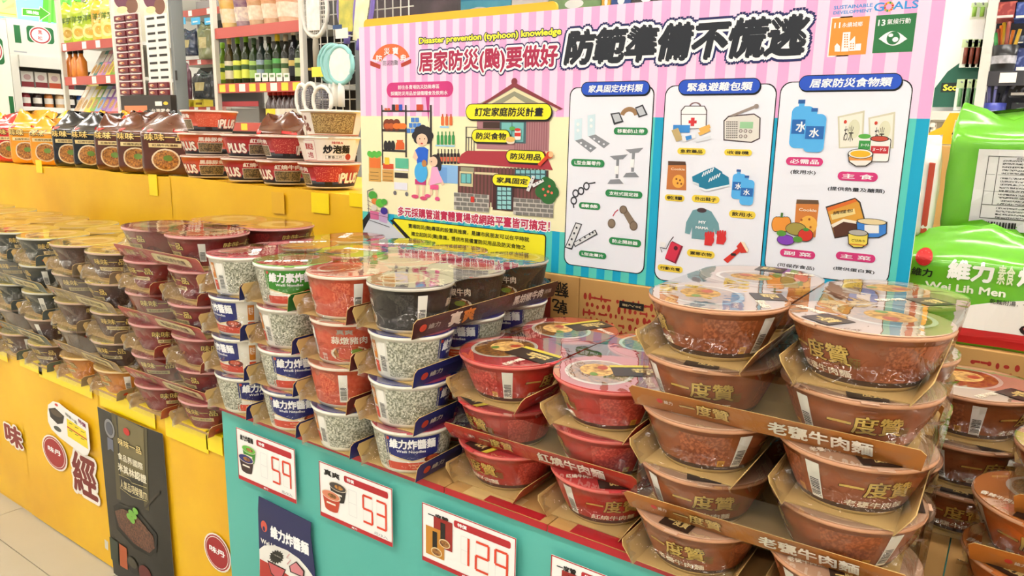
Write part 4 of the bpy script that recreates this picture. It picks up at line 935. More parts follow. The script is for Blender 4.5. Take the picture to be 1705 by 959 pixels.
class Pouch:
    def __init__(s, w, d, h, seed, fin=.16, flop=.03, crk=.0025, pw=5.): s.w, s.d, s.h, s.seed, s.fin, s.flop, s.crk, s.pw = w, d, h, seed, fin, flop, crk, pw; s.ph = [random.Random(seed).uniform(0, 6.3) for _ in range(9)]
    def ab(s, z):
        t = z / s.h; b = s.d / 2 * (.86 + 1.4 * t if t < .1 else 1.) ; f0 = 1 - s.fin
        if t > f0 - .12: q = min(1., (t - f0 + .12) / .12 / 1.0) if t < f0 else 1.; b *= (1 - .90 * q ** 1.6)
        a = s.w / 2 * (.97 + .3 * min(t, .1)) * (1 - .05 * max(0., t - .8) / .2)
        return a, max(b, .0025)
    def noise(s, x, z):
        p = s.ph; return s.crk * (math.sin(38*x + p[0] + 17*z) * .5 + math.sin(61*z + p[1] - 23*x) * .45 + math.sin(95*x - 41*z + p[2]) * .35 + math.sin(130*z + 70*x + p[3]) * .25)
    def lean(s, z): t = max(0., z / s.h - (1 - s.fin - .05)); return s.flop * (t / .2) ** 1.5
    def front(s, x, z, off=0.):
        a, b = s.ab(z); u = min(.999, abs(x) / a); y = -b * (1 - u ** s.pw) ** (1 / s.pw)
        return (x, y + s.noise(x, z) - off + s.lean(z), z)
    def side(s, y, z, off=0.):
        a, b = s.ab(z); u = min(.999, abs(y) / b); x = a * (1 - u ** s.pw) ** (1 / s.pw)
        return (x + s.noise(y, z) * .6 + off, y + s.lean(z), z)
    def mesh(s, m, mfin=None, nz=22, n=56):
        mb = MB(); vs = []
        for j in range(nz + 1):
            z = s.h * j / nz; a, b = s.ab(z)
            for i in range(n):
                th = 2 * PI * i / n; c, sn = math.cos(th), math.sin(th); k = (abs(c) ** s.pw + abs(sn) ** s.pw) ** (-1 / s.pw)
                x, y = a * c * k, b * sn * k; nn = s.noise(x if abs(sn) > abs(c) else y, z)
                if abs(sn) >= abs(c): y += nn
                else: x += nn * .6
                zz = z + (random.uniform(-.006, .006) if j == nz else 0) + s.h * .07 * max(0., z / s.h - .75) / .25 * math.cos(9 * x / s.w + s.ph[4])
                vs.append((x, y + s.lean(z), zz))
        fs = [(j*n + i, j*n + (i+1) % n, (j+1)*n + (i+1) % n, (j+1)*n + i) for j in range(nz) for i in range(n)]
        nf = int(nz * (1 - s.fin)) * n
        mb.add(vs, fs[:nf] + [list(range(n))[::-1]], m, True)
        mb.f += [list(f) for f in fs[nf:]] + [[nz*n + i for i in range(n)]]; k = mb.mi(mfin or m); mb.m += [k] * (len(fs) - nf + 1); mb.sm += [True] * (len(fs) - nf + 1)
        return mb.mesh('pouch')
    def pr(s, mb, pts, fs, m, L, side=False):
        f = s.side if side else s.front
        mb.add([f(p[0], p[1], .0012 + .0005 * L + (p[2] if len(p) > 2 else 0)) for p in pts], fs, mat(m, .35) if isinstance(m, str) else m)
    def rect(s, mb, x0, z0, x1, z1, m, L=1, side=False, rad=0):
        n, k = 8, 6
        pts = [(x0 + (x1-x0)*i/n, z0 + (z1-z0)*j/k) for j in range(k+1) for i in range(n+1)]
        s.pr(mb, pts, [(j*(n+1)+i, j*(n+1)+i+1, (j+1)*(n+1)+i+1, (j+1)*(n+1)+i) for j in range(k) for i in range(n)], m, L, side)
    def ell(s, mb, x, z, rx, rz_, m, L=1, side=False, n=20):
        pts = [(x, z)] + [(x + q/3*rx*math.cos(2*PI*i/n), z + q/3*rz_*math.sin(2*PI*i/n)) for q in (1, 2, 3) for i in range(n)]
        fs = [(0, 1+i, 1+(i+1) % n) for i in range(n)] + [(1+q*n+i, 1+(q+1)*n+i, 1+(q+1)*n+(i+1) % n, 1+q*n+(i+1) % n) for q in (0, 1) for i in range(n)]
        s.pr(mb, pts, fs, m, L, side)
    def text(s, mb, txt, x0, z0, x1, z1, m, L=2, bold=.03, side=False):
        v, f, _ = glyphs(txt, bold, 2); s.pr(mb, [(x0 + x*(x1-x0), z0 + y*(z1-z0), k) for x, y, k in v], f, m, L, side)

def bag_mat(c, c2=None): return mat(c, .22, .6, var=.35, scale=22, bump=.35, hex2=c2, coat=.3)
# green vegetarian noodle bags
def green_bag(loc, rz, seed, label, back=False, w_=.30, h_=.20, d_=.085):
    P = Pouch(w_, d_, h_, seed, .14, .03, .002); o = link('noodle_bag', P.mesh(bag_mat('#6fc12c', '#5aa81f')), None, loc, rz); p = MB(); W, H = w_, h_
    if not back:
        P.rect(p, -.145, .004, .145, .03, '#c82a2a', 1)
        n = 14; pts = [(-.09 + .235*i/n, .03) for i in range(n+1)] + [(-.09 + .235*i/n, .03 + .062*math.sin(PI*(.12 + .5*i/n))) for i in range(n+1)]
        P.pr(p, pts, [(i, i+1, n+2+i, n+1+i) for i in range(n)], '#f6f2e8', 1)
        P.text(p, '維力', -.085, .108, -.02, .142, '#fbfdf2', 2, .045); P.text(p, '素食', -.015, .108, .008, .14, '#e8f4c8', 2, .02); P.text(p, '炸醬麵', .012, .108, .112, .142, '#fbfdf2', 2, .045)
        P.text(p, 'Wei Lih Men', -.115, .088, .0, .101, '#f2f8dc', 2, .03); P.text(p, '乾麵附湯．一包兩吃', -.02, .076, .06, .084, '#2a2a20', 3, .01)
        P.ell(p, -.122, .140, .013, .014, '#c8282a', 2)
        for k in range(5): P.pr(p, [(-.122, .128), (-.122 + .011*math.cos(PI*(.18 + .16*k)), .132 + .018*math.sin(PI*(.18 + .16*k))), (-.1205 + .011*math.cos(PI*(.2 + .16*k)), .132 + .018*math.sin(PI*(.2 + .16*k)))], [(0, 1, 2)], '#f6e8e0', 3)
        P.text(p, '維力', -.138, .108, -.106, .122, '#1c2412', 2, .03)
        for (z, r_, c) in ((.040, .05, '#2a1a1a'), (.042, .045, '#c8646a'), (.062, .044, '#2a1a1a'), (.064, .039, '#dc8088')): P.ell(p, .075, z, r_, .012 if c != '#2a1a1a' else .016, c, 4 if c == '#2a1a1a' else 5)
        P.text(p, '5', .128, .009, .138, .024, '#ffffff', 3, .03)
    else:
        P.rect(p, -.115, .012, .12, .148, '#e6e4e2', 1); P.rect(p, .125, .012, .146, .148, '#d6e6c0', 1)
        for q in ((-.100, .136, .075, .137), (-.100, .032, .075, .033), (-.100, .032, -.099, .137), (.074, .032, .075, .137), (-.100, .055, .075, .056), (-.085, .056, -.084, .137), (-.1, .078, .075, .0785), (-.1, .106, .075, .1065)): P.rect(p, *q, '#4a4a44', 2)
        for (za, zb) in ((.108, .131), (.081, .102), (.059, .075), (.036, .052)):
            z = zb
            while z > za: P.rect(p, -.078, z - .0028, random.uniform(.03, .07), z, speckle('#e6e4e2', '#3c3c3a', 700., .47), 2); z -= .0052
        P.text(p, '維力素食炸醬麵', -.06, .1315, .03, .1352, '#3a3a36', 2, .0)
        for k in range(12): P.rect(p, -.095 + .0042*k, .017, -.0925 + .0042*k + random.uniform(-.001, .001), .027, '#26261f', 2)
    p.build('bag_print', o); return tag(o, label, 'noodle bag')
green_bag((.0, 1.448, .873), 0, 3, 'green noodle bag with white lettering facing front, right of the board', w_=.30, h_=.185)
green_bag((.02, 1.545, .873), .03, 4, 'green noodle bag lying behind the front green bag', w_=.30, h_=.178)
green_bag((.045, 1.535, 1.046), .0, 6, 'green noodle bag turned back side out, standing above the other green bags', True, .32, .215, .075)
P = Pouch(.2, .08, .165, 9, .1, .01); o = link('noodle_bag', P.mesh(bag_mat('#efe9e2', '#e4dcd0')), None, (-.222, 1.50, 1.042), .0); p = MB()
P.rect(p, .084, .005, .093, .150, '#b8442c', 1); P.text(p, '味', .05, .075, .066, .095, '#c8343a', 2); P.rect(p, .02, .04, .07, .05, '#3a3430', 1); p.build('bag_print', o)
tag(o, 'white noodle bag with red edge half hidden behind the board', 'noodle bag')

# ================================================================== things on the rear yellow tier
UY = 1.47
def soup_bag(px, key, label, rz=.5, dy=0., h_=.2, w_=.172, d_=.105, seed=1, fl=.03):
    c, c2, ph = {'yellow': ('#f2c81e', '#e0ae10', '#6a4a1a'), 'red': ('#d8342c', '#b8241e', '#7a3a2a'), 'orange': ('#f0a01e', '#dc860e', '#7a4a22'), 'black': ('#14171a', '#0b0d0f', '#7a4a2a'), 'brown': ('#5e2f1a', '#45200c', '#8a6a4a')}[key]
    x = on_y(px, 240, UY).x
    P = Pouch(w_, d_, h_, seed, .2, fl, .003, 4.); o = link('noodle_bag', P.mesh(bag_mat(c, c2)), None, (x, UY + dy, RZ + .002), rz); p = MB()
    for sd in (False, True):
        k = 1. if not sd else .62
        P.text(p, '味味一品', -.072*k, .112, .072*k, .140, '#1c1410', 1, .07, sd); P.text(p, '味味一品', -.070*k, .114, .070*k, .138, '#e8c878', 2, .025, sd)
        P.rect(p, -.056*k, .092, .056*k, .106, '#e6cf94', 1, sd); P.text(p, '紅燒牛肉湯麵', -.044*k, .095, .044*k, .103, '#4a2a14', 2, .01, sd)
        P.ell(p, 0, .05, .050*k, .038, '#e0cba8', 1, sd); P.ell(p, 0, .05, .044*k, .033, NOOD, 2, sd); P.ell(p, .008*k, .056, .016*k, .010, '#6a8a3a', 3, sd)
        P.ell(p, -.06*k, .15, .010*k, .007, '#c8302c', 1, sd)
    p.build('bag_print', o); return tag(o, label, 'noodle bag')
soup_bag(-30, 'yellow', 'yellow soup noodle bag at the left picture edge on the rear tier', seed=30)
soup_bag(2, 'yellow', 'yellow soup noodle bag left of the red bag on the rear tier', seed=31, h_=.185)
soup_bag(28, 'red', 'red soup noodle bag between yellow and orange bags', seed=32, h_=.2)
soup_bag(58, 'orange', 'larger orange soup noodle bag beside the red bag', seed=33, h_=.205, w_=.18)
soup_bag(91, 'orange', 'smaller orange soup noodle bag beside the black bags', seed=34, h_=.18)
soup_bag(130, 'black', 'black soup noodle bag next to the orange bags', seed=35, h_=.2, fl=.05)
soup_bag(163, 'black', 'black soup noodle bag next to the brown bags', seed=36, h_=.195, fl=.04, w_=.17)
soup_bag(202, 'brown', 'brown soup noodle bag leftmost of three', seed=37, h_=.195)
soup_bag(240, 'brown', 'brown soup noodle bag middle of three', seed=38, h_=.2, fl=.05)
soup_bag(286, 'brown', 'brown soup noodle bag behind the leftmost bowls on the rear tier', rz=.62, seed=39, h_=.195, w_=.19, fl=.07)
for px, key, sd in ((45, 'yellow', 41), (110, 'orange', 42), (150, 'red', 43), (180, 'black', 44), (260, 'brown', 45), (395, 'brown', 46)):
    soup_bag(px, key, f'{key} soup noodle bag in the rear row' + (' behind the stacked bowls' if px == 395 else f', seen {["behind the red and orange bags","between orange and black bags","behind the first black bag","behind the brown bags","behind the last brown bag"][[45,110,150,180,260].index(px)]}'), dy=.17, seed=sd, h_=.21, fl=.05, w_=.15, d_=.09)
UPB = (('plusorange', 'plusorange', 'plusorange'), ('plusred', 'plusred', None), ('plusred', 'plusred', None), ('plusred', 'dry', 'dry'))
UPF = ((-16, -14, -96), (-12, 2, 0), (-20, -100, 0), (-96, 4, 180))
COLN = ('first', 'second', 'third', 'fourth')
for i, pxc in enumerate((346, 417, 480, 551)):
    for k in range(3):
        if not UPB[i][k]: continue
        x = on_y(pxc + (4 if k == 2 else 0), 250, UY).x + random.uniform(-.006, .006)
        put_bowl(UPB[i][k], x, UY + random.uniform(-.004, .004), RZ + .003 + k * .0722, UPF[i][k], f"{TYPES[UPB[i][k]]['word']} noodle bowl, {ORD[k] if k < 2 else 'top'} of {COLN[i]} pile on rear yellow tier")

# ================================================================== signs on the table fronts
def sign(x0, y0, x1, y1, name, price, label, pic, full=True):
    """price card on the teal front; corners as seen top left and bottom right"""
    oy = TF - .009; a = Art((0, oy, 0)); xl, zb, xr, zt = a.rect(x0, y0, x1, y1); W, H = xr - xl, zt - zb
    root = MB().box(0, W, 0, .0008, 0, H, mat('#faf7f2', .4)).build('price_sign', None, (xl, oy, zb)); tag(root, label, 'price sign')
    def A(): return Art((xl, oy, zb), px=False)
    t = A(); RED = '#b8232c'; bw = .0018
    for q in ((0, 0, bw, H), (W - bw, 0, W, H), (0, H - bw, W, H)): t.R(RED, *q, 1)
    t.R(RED, 0, 0, W, .075*H, 2); t.R(RED, .36*W, .80*H, .95*W, .915*H, 2, .3); t.build('red_bands', root)
    t = A(); t.T('特價', .40*W, .825*H, .50*W, .89*H, '#ffffff', 3, .03).T('維力', .455*W, .02*H, .53*W, .055*H, '#ffffff', 3, .03); t.T(name, .07*W, .79*H, .30*W, .90*H, '#161412', 2, .035); t.T('元/3入', .76*W, .095*H, .94*W, .145*H, '#8a8a8a', 2, .0); t.build('sign_lettering', root)
    SEG = {'1': 'bc', '2': 'abged', '3': 'abgcd', '5': 'afgcd', '9': 'gfabc'}
    def seg(t, ch, u0, u1, m, L, wd):
        z0, z1 = .24*H, .70*H; zm = (z0+z1)/2; x_0, x_1 = u0*W, u1*W
        S = {'a': ((x_0, z1), (x_1, z1)), 'b': ((x_1, z1), (x_1, zm)), 'c': ((x_1, zm), (x_1, z0)), 'd': ((x_0, z0), (x_1, z0)), 'e': ((x_0, zm), (x_0, z0)), 'f': ((x_0, z1), (x_0, zm)), 'g': ((x_0, zm), (x_1, zm))}
        for s_ in ch: t.line(m, [S[s_][0], S[s_][1]], wd, L)
    us = {2: ((.62, .74), (.80, .92)), 3: ((.44, .52), (.60, .73), (.80, .92))}[len(price)]
    t = A()
    if len(price) == 2: seg(t, 'abcdefg', .42, .53, '#dcdcdc', 2, .0007)
    for u in us: seg(t, 'abcdefg', u[0], u[1], '#e6e2de', 2, .0007)
    t.build('digit_guides', root)
    for ch, u in zip(price, us):
        t = A(); seg(t, SEG[ch], u[0], u[1], '#e04428', 3, .0042); t.build('digit', root)
    t = A()
    for (cx_, cz, rr, c1, c2) in pic:
        x, z = cx_*W, cz*H; r_ = rr*W
        if c2 == 'pack':
            t.R(c1, x - r_, z - r_*1.3, x + r_, z + r_*1.3, 3).R('#1c1814', x - r_*.25, z - r_*.9, x + r_*.25, z + r_*1.0, 4).E('#e8d0a0', x + r_*.2, z - r_*.8, r_*.6, r_*.4, 5).E(NOOD, x + r_*.2, z - r_*.8, r_*.5, r_*.3, 6)
        else:
            t.P(c1, [(x - r_, z), (x + r_, z), (x + r_*.72, z - r_*1.15), (x - r_*.72, z - r_*1.15)], 3).E(c1, x, z - r_*1.15, r_*.72, r_*.22, 3).E('#e8dcc8', x, z, r_*1.06, r_*.40, 4).E(c2, x, z, r_*.97, r_*.34, 5).E(NOOD, x + r_*.15, z, r_*.5, r_*.18, 6).R('#f2e8d8', x - r_*.5, z - r_*.75, x + r_*.5, z - r_*.6, 5)
    t.build('product_picture', root); return root
sign(393, 711, 494, 839, '維力炸醬麵', '59', 'price card reading 59 on teal front, leftmost of the price cards', ((.22, .66, .12, '#3f8f2e', '#6cc04a'), (.16, .46, .13, '#3a2426', '#252a72')))
sign(531, 767, 654, 911, '真爽', '53', 'price card reading 53 on teal front below the blue cups', ((.27, .66, .12, '#2c2624', '#4a4440'), (.17, .46, .13, '#c4452c', '#e08a6a')))
sign(703, 836, 857, 1000, '一度贊', '129', 'price card reading 129 on teal front below the red bowls', ((.24, .60, .105, '#9c2a24', 'pack'), (.15, .40, .105, '#c8862c', 'pack')))
sign(918, 923, 1060, 1080, '一度贊', '129', 'price card cut off by the bottom picture edge below brown bowls', ((.24, .60, .105, '#9c2a24', 'pack'), (.15, .40, .105, '#c8862c', 'pack')))
# printed cut-out of a blue noodle bag
oy = TF - .0085; t = Art((0, oy, 0)); ox = t.q(430, 960)[0]; oz = t.q(470, 1010)[1]
def CO(): return Art((ox, oy, oz))
t = CO(); out = [(430.5, 826), (474, 848), (518, 870), (517, 892), (524, 949), (526, 1000), (433, 962), (429.5, 850)]
pts = [t.q(*p) for p in out]; mb = MB(); N = len(pts); mb.add([(x, 0, z) for x, z in pts] + [(x, .0008, z) for x, z in pts], [list(range(N))[::-1], list(range(N, 2*N))] + [(i, (i+1) % N, (i+1) % N + N, i+N) for i in range(N)], mat('#1f2558', .4))
co = mb.build('bag_cutout', None, (ox, oy, oz)); tag(co, 'printed cut-out of a navy noodle bag stuck on the teal front', 'poster')
t = CO(); t.P('#f2efe8', [(432, 914), (440, 908), (458, 908), (478, 916), (498, 930), (512, 946), (526, 966), (526, 1000), (433, 962)], 1).P('#b8342c', [(433, 930), (448, 938), (470, 950), (500, 972), (526, 996), (526, 1000), (433, 962)], 2); t.build('lower_print', co)
t = CO(); t.T('維力炸醬麵', 450, 873, 515, 926, '#ffffff', 2, .05, skew=0).T('Wei Lih Men', 435, 903, 479, 917, '#f4f0e8', 3, .04); t.build('cutout_lettering', co)
t = CO(); t.E('#d85a48', 440, 876, 5, 9, 2).E('#1f2558', 440, 880, 2, 4, 3).T('維力', 436, 886, 446, 891, '#d85a48', 2, .02)
st = []
for k in range(32): st.append((461 + (12.5 if k % 2 else 10)*math.cos(2*PI*k/32), 927 + (12 if k % 2 else 9)*math.sin(2*PI*k/32)))
t.P('#26241e', st, 3).T('一包兩吃', 454, 920, 469, 930, '#d8d0c0', 4, .0).P('#2a1a1a', [(446, 932), (477, 948), (471, 962), (462, 964), (452, 955)], 4).P('#c85a60', [(448, 935), (475, 949), (470, 960), (462, 962), (453, 953)], 5).P('#2a1a1a', [(482, 942), (494, 934), (508, 950), (507, 962), (484, 952)], 4).P('#d8848c', [(484, 942), (494, 936), (506, 951), (505, 959), (486, 951)], 5)
t.line('#d8a8a8', [(483, 922), (478, 928), (485, 932), (479, 939)], .003, 4); t.build('bowl_print', co)

# ---- prints, card and poster on the yellow front
fy = YF - .0045
def YA(): return Art((0, fy, 0))
t = YA(); t.E('#f4ece0', 91, 754, 20, 27, 1).E('#a8242a', 91, 754, 18, 24.5, 2).E('#f4ece0', 91, 754, 16.5, 22.5, 3).E('#a8242a', 91, 754, 15.7, 21.5, 4).T('味丹', 80, 740, 103, 761, '#ffffff', 5, .03); t.build('brand_oval_print', ty)
t = YA(); t.E('#f4ece0', 362, 920, 22, 30, 1).E('#a8242a', 362, 920, 20, 27.5, 2).E('#f4ece0', 362, 920, 18.4, 25.3, 3).E('#a8242a', 362, 920, 17.5, 24, 4).T('味丹', 349, 905, 376, 930, '#ffffff', 5, .03); t.build('brand_oval_print', ty)
t = YA(); t.T('經', 117, 745, 165, 838, '#7a1f1c', 2, .03, outl=[('#f6efe4', .10)]); t.build('brush_lettering_print', ty)
t = YA(); t.T('味', 6, 700, 40, 752, '#8a221e', 2, .04, outl=[('#f6efe4', .11)]); t.build('brush_lettering_print', ty)
t = YA(); t.T('品', -40, 690, -3, 742, '#8a221e', 2, .04, outl=[('#f6efe4', .11)]); t.build('brush_lettering_print', ty)
# small card with a bowl picture and yellow price grid
cy_ = YF - .012; q0 = Art((0, cy_, 0)).q(80, 745)
def CA(): return Art((q0[0], cy_, q0[1]))
t = CA(); shape = [(79, 688), (80, 674), (88, 668), (98, 671), (110, 681), (146, 705), (147, 715), (150, 748), (146, 758), (139, 758), (112, 738), (99, 728), (86, 715), (80, 702)]
pts = [t.q(*p) for p in shape]; N = len(pts); mb = MB(); mb.add([(x, 0, z) for x, z in pts] + [(x, .0006, z) for x, z in pts], [list(range(N))[::-1], list(range(N, 2*N))] + [(i, (i+1) % N, (i+1) % N + N, i+N) for i in range(N)], mat('#f6f3ee', .4))
cd = mb.build('offer_card', None, (q0[0], cy_, q0[1])); tag(cd, 'white offer card with bowl picture and yellow price grid on yellow front', 'card')
t = CA(); t.P('#2a2422', [(81, 680), (92, 679), (107, 693), (105, 705), (96, 706), (84, 694)], 1).E('#5a4a3a', 94, 688, 9, 5, 2).E('#c83a3a', 94, 674, 2.6, 2.2, 2).E('#4a4a44', 96, 714, 6, 4, 1); t.build('bowl_picture', cd)
t = CA(); t.P('#f2dc2a', [(111, 696), (143, 718), (147, 748), (113, 726)], 1).T('特價', 130, 696, 143, 709, '#8a2a5a', 2, .03, skew=-.2).T('味味一品', 109, 686, 128, 700, '#4a4a2a', 2, .01, skew=-.2)
for i in range(3):
    for j in range(2): t.R('#6a5a1a', 115 + 10*i, 703 + 7*i + 12*j, 121 + 10*i, 707 + 7*i + 12*j, 2)
t.P('#c83a2a', [(112, 709), (145, 731), (145, 733), (112, 711)], 2); t.build('price_grid', cd)
# black product poster
py_ = YF - .011; q0p = Art((0, py_, 0)).q(176, 933); bl = q0p
def PA(): return Art((bl[0], py_, bl[1]))
t = PA(); TLp = t.q(162, 677); TRp = t.q(269, 729); BRp = t.q(269, 985)
W = TRp[0] - TLp[0]; zt = TLp[1]; zb = -.03; x0 = TLp[0]
mb = MB(); n = 10; vs = []
for i in range(n + 1):
    u = i / n; yy = -.004 * math.sin(PI * u) + (.003 * u)
    for z in (zb, zt): vs.append((x0 + W * u, yy, z))
mb.add(vs, [(2*i, 2*i+2, 2*i+3, 2*i+1) for i in range(n)], mat('#171612', .35, var=.4, scale=9, hex2='#2e2a20'), True); mb.add([(v[0], v[1] + .0006, v[2]) for v in vs], [(2*i+1, 2*i+3, 2*i+2, 2*i) for i in range(n)], mat('#dddad0', .5), True)
po = mb.build('poster', None, (bl[0], py_, bl[1])); tag(po, 'black product poster with a noodle dish taped on the yellow front', 'poster')
def pp(t, name):
    for i, v in enumerate(t.mb.v):
        u = (v[0] - x0) / W; t.mb.v[i] = (v[0], v[1] - .004 * math.sin(PI * max(0, min(1, u))) + .003 * u - .0002, v[2])
    t.build(name, po)
t = PA(); t.P('#574f36', [(187, 686), (245, 714), (249, 850), (196, 830)], 1).P('#766b48', [(198, 692), (240, 713), (243, 800), (203, 790)], 2); pp(t, 'gold_panel')
t = PA(); t.E('#c8302c', 213, 718, 5, 6, 4); pp(t, 'brand_dot')
t = PA(); t.T('味味一品', 198, 726, 238, 757, '#1a1512', 4, .08).T('味味一品', 198.5, 727, 237.5, 757, '#e8d08a', 5, .02); pp(t, 'poster_lettering'); t = PA(); t.T('食品界國際', 198, 751, 240, 783, '#f2ead0', 4, .02).T('米其林認證', 198, 768, 246, 806, '#f2ead0', 4, .03).T('人氣品項榮獲ITI', 202, 796, 247, 834, '#e8dcae', 4, .01); pp(t, 'poster_lettering'); t = PA(); t.line('#d8c88a', [(200, 789), (218, 797), (222, 803), (246, 812)], .0012, 4).line('#d8c88a', [(202, 811), (222, 826), (246, 834)], .0012, 4); pp(t, 'gold_rule')
t = PA(); t.E('#8a8a8c', 184, 713, 8.5, 15, 3, hole=.7).E('#5a5c66', 184, 713, 5.5, 10, 4).P('#6c7080', [(180, 727), (190, 732), (191, 752), (186, 747), (181, 749)], 3); pp(t, 'award_ribbon')
t = PA(); t.P('#141412', [(190, 842), (200, 836), (230, 848), (262, 890), (262, 918), (252, 926), (226, 912), (196, 880)], 3).P(speckle('#7a4a34', '#3a1e14', 220., .5, .4, .2), [(193, 850), (206, 846), (228, 856), (256, 892), (259, 912), (250, 920), (226, 904), (200, 876)], 4)
for dx, dy in ((0, 0), (5, 5), (-3, 6), (2, 12), (7, -3)): t.E('#7ab84a', 221 + dx, 853 + dy, 4.2, 5, 6)
t.line('#3a342c', [(243, 846), (256, 830), (266, 820)], .006, 5); pp(t, 'dish_picture')
t = PA(); t.P('#2c3a30', [(183, 893), (198, 902), (199, 940), (186, 930)], 4).P('#b8582c', [(200, 904), (213, 912), (215, 948), (202, 941)], 4).E('#2a2422', 223, 940, 9, 13, 4).E('#4a4434', 223, 936, 7, 8, 5).E('#6a2a26', 244, 956, 10, 14, 4).P('#d8d2c4', [(175, 897), (181, 902), (181, 916), (176, 912)], 4); pp(t, 'small_products_picture')

# ================================================================== store background
def fp(x0, y0, x1, y1, Y):
    a, b = on_y(x0, y0, Y), on_y(x1, y1, Y); return min(a.x, b.x), max(a.x, b.x), min(a.z, b.z), max(a.z, b.z)
def boxthing(name, label, cat, x0, y0, x1, y1, Y, dep, m, group=None, bev=.0):
    X0, X1, Z0, Z1 = fp(x0, y0, x1, y1, Y); o = MB().box(-(X1-X0)/2, (X1-X0)/2, 0, dep, 0, Z1-Z0, m).build(name, None, ((X0+X1)/2, Y, Z0), 0, bev)
    return tag(o, label, cat, group), (X1-X0), (Z1-Z0)
SY = 2.9
WHT, GREY, RAIL = mat('#dddbd2', .35), mat('#8c9294', .4), mat('#c25a50', .35)
DARKB = mat('#3a3836', .7)
TAGW, TAGY = mat('#f6f4ee', .4), mat('#f0dc4a', .4)
# ---- shelf unit factory: posts, back panel, boards with price rails, tags on the rails
def shelf_unit(label, pxl, pxr, rails, Y, back='#6a6a66', z_top=2.5, rail=RAIL, depth=.42, tags=(), posts=True):
    xl, xr = on_y(pxl, 100, Y).x, on_y(pxr, 100, Y).x; root = empty('shelf_unit', (xl, Y, 0)); tag(root, label, 'shelf'); W = xr - xl
    MB().box(0, W, depth, depth + .02, 0, z_top, mat(back, .7, var=.3, scale=4)).build('back_panel', root)
    if posts:
        for x in (0, W): MB().box(x - .015, x + .015, -.02, .01, 0, z_top, WHT).build('post', root)
    zs = []
    for k, (py, h_) in enumerate(rails):
        z = on_y((pxl + pxr) / 2, py, Y).z; zs.append(z)
        bd = MB().box(.0, W, 0, depth, z - .025, z, mat('#dcdad2', .5)).build('shelf_board', root)
        MB().box(.0, W, -.012, .0, z - h_, z + .002, rail).build('price_rail', bd)
        n = int(W / .1)
        for q in range(n):
            if (q * 7 + k * 3) % 5 < ((2 if not tags else tags[k])): MB().box(.03 + q * .1, .03 + q * .1 + .06, -.0135, -.012, z - h_ + .006, z - .004, TAGY if (q + k) % 3 and tags else TAGW).build('price_tag', bd)
    return root, zs, xl, xr
s1, z1s, x1l, x1r = shelf_unit('white-posted snack shelf with red rails beside the drinks fridge', 106, 196, ((68, .06), (127, .06), (186, .06)), SY, '#cfcabc')
s2, z2s, x2l, x2r = shelf_unit('shelf of oil bottles with red and yellow price rails, left of the board', 361, 507, ((41, .06), (138, .055), (205, .05)), SY, '#4a4642', tags=(0, 5, 2))
# snack bags on the top snack shelf
for k, (px, c, c2) in enumerate(((118, '#c8d832', '#a8c020'), (137, '#bcd42c', '#9cb818'), (156, '#b8d028', '#90b018'), (172, '#f0b83a', '#dca01e'), (187, '#e8d86a', '#d0b840'))):
    P = Pouch(.175, .07, .30, 60 + k, .1, .01, .004, 3.); o = link('snack_bag', P.mesh(bag_mat(c, c2)), None, (on_y(px, 60, SY + .09).x, SY + .09, z1s[0] + .001), .25); p = MB()
    P.text(p, '洋芋', -.06, .15, .06, .20, '#5a7a1a', 1, .03); P.ell(p, 0, .08, .07, .05, '#f0e08a', 1); P.ell(p, .01, .08, .05, .03, '#d8a83a', 2); p.build('bag_print', o)
    tag(o, ['lime green snack bag at the left end of the top snack shelf', 'lime green snack bag second on the top snack shelf', 'lime green snack bag third on the top snack shelf', 'orange-yellow snack bag on the top snack shelf', 'pale yellow snack bag at right end of the top snack shelf'][k], 'snack bag')
def tilted_pack(px, z, c, c2, label, w_=.17, h_=.24, Y=SY + .05, tilt=.55):
    mb = MB().box(-w_/2, w_/2, 0, .035, 0, h_, mat(c, .3, .5, var=.4, scale=25, hex2=c2)); o = mb.build('snack_pack', None, (on_y(px, 150, Y).x, Y, z + .001), .0, .006); o.rotation_euler = (-tilt, 0, 0)
    a = Art(px=False); a.R('#f4f0e4', -w_*.3, h_*.55, w_*.3, h_*.85, 1).E(NOOD2, 0, h_*.3, w_*.3, h_*.18, 1); a.build('pack_print', o, (0, 0, 0)); return tag(o, label, 'snack pack')
CW = {'teal': ('#4a9c98', '#3a8480'), 'lilac': ('#b48cc8', '#9c70b4'), 'yellow': ('#e8d85a', '#d0bc38'), 'green': ('#8cb84a', '#709c30'), 'pink': ('#e8a0b0', '#d08090'), 'white': ('#e8e4d8', '#d0c8b8'), 'blue': ('#8cb0d8', '#7096c0'), 'tan': ('#d8b890', '#c09c70'), 'purple': ('#9a70b0', '#805898')}
for k, (px, c) in enumerate(((152, 'white'), (158, 'teal'), (165, 'pink'), (172, 'lilac'), (179, 'yellow'), (187, 'green'))): tilted_pack(px, z1s[1], *CW[c], f'{c} snack pack tilted on the middle snack shelf', .075)
for k, (px, c) in enumerate(((122, 'tan'), (131, 'white'), (139, 'yellow'), (148, 'green'), (157, 'blue'), (166, 'purple'), (176, 'lilac'), (186, 'pink'))): tilted_pack(px, z1s[2], *CW[c], f'{c} snack pack tilted on the lowest snack shelf', .085)
for k, px in enumerate((119, 128, 137)):
    mb = MB().lathe([(.035, 0), (.037, .02), (.037, .12), (.015, .16), (.015, .18)], mat('#e0862e', .25, .5), 20, True, True, True).lathe([(.018, .18), (.018, .205)], mat('#26221e', .4), 16, False, True, True)
    tag(mb.build('sauce_bottle', None, (on_y(px, 115, SY + .06).x, SY + .06, z1s[1] + .001)), f'orange bottle with black cap on the middle snack shelf, {["left", "middle", "right"][k]} of three', 'bottle')
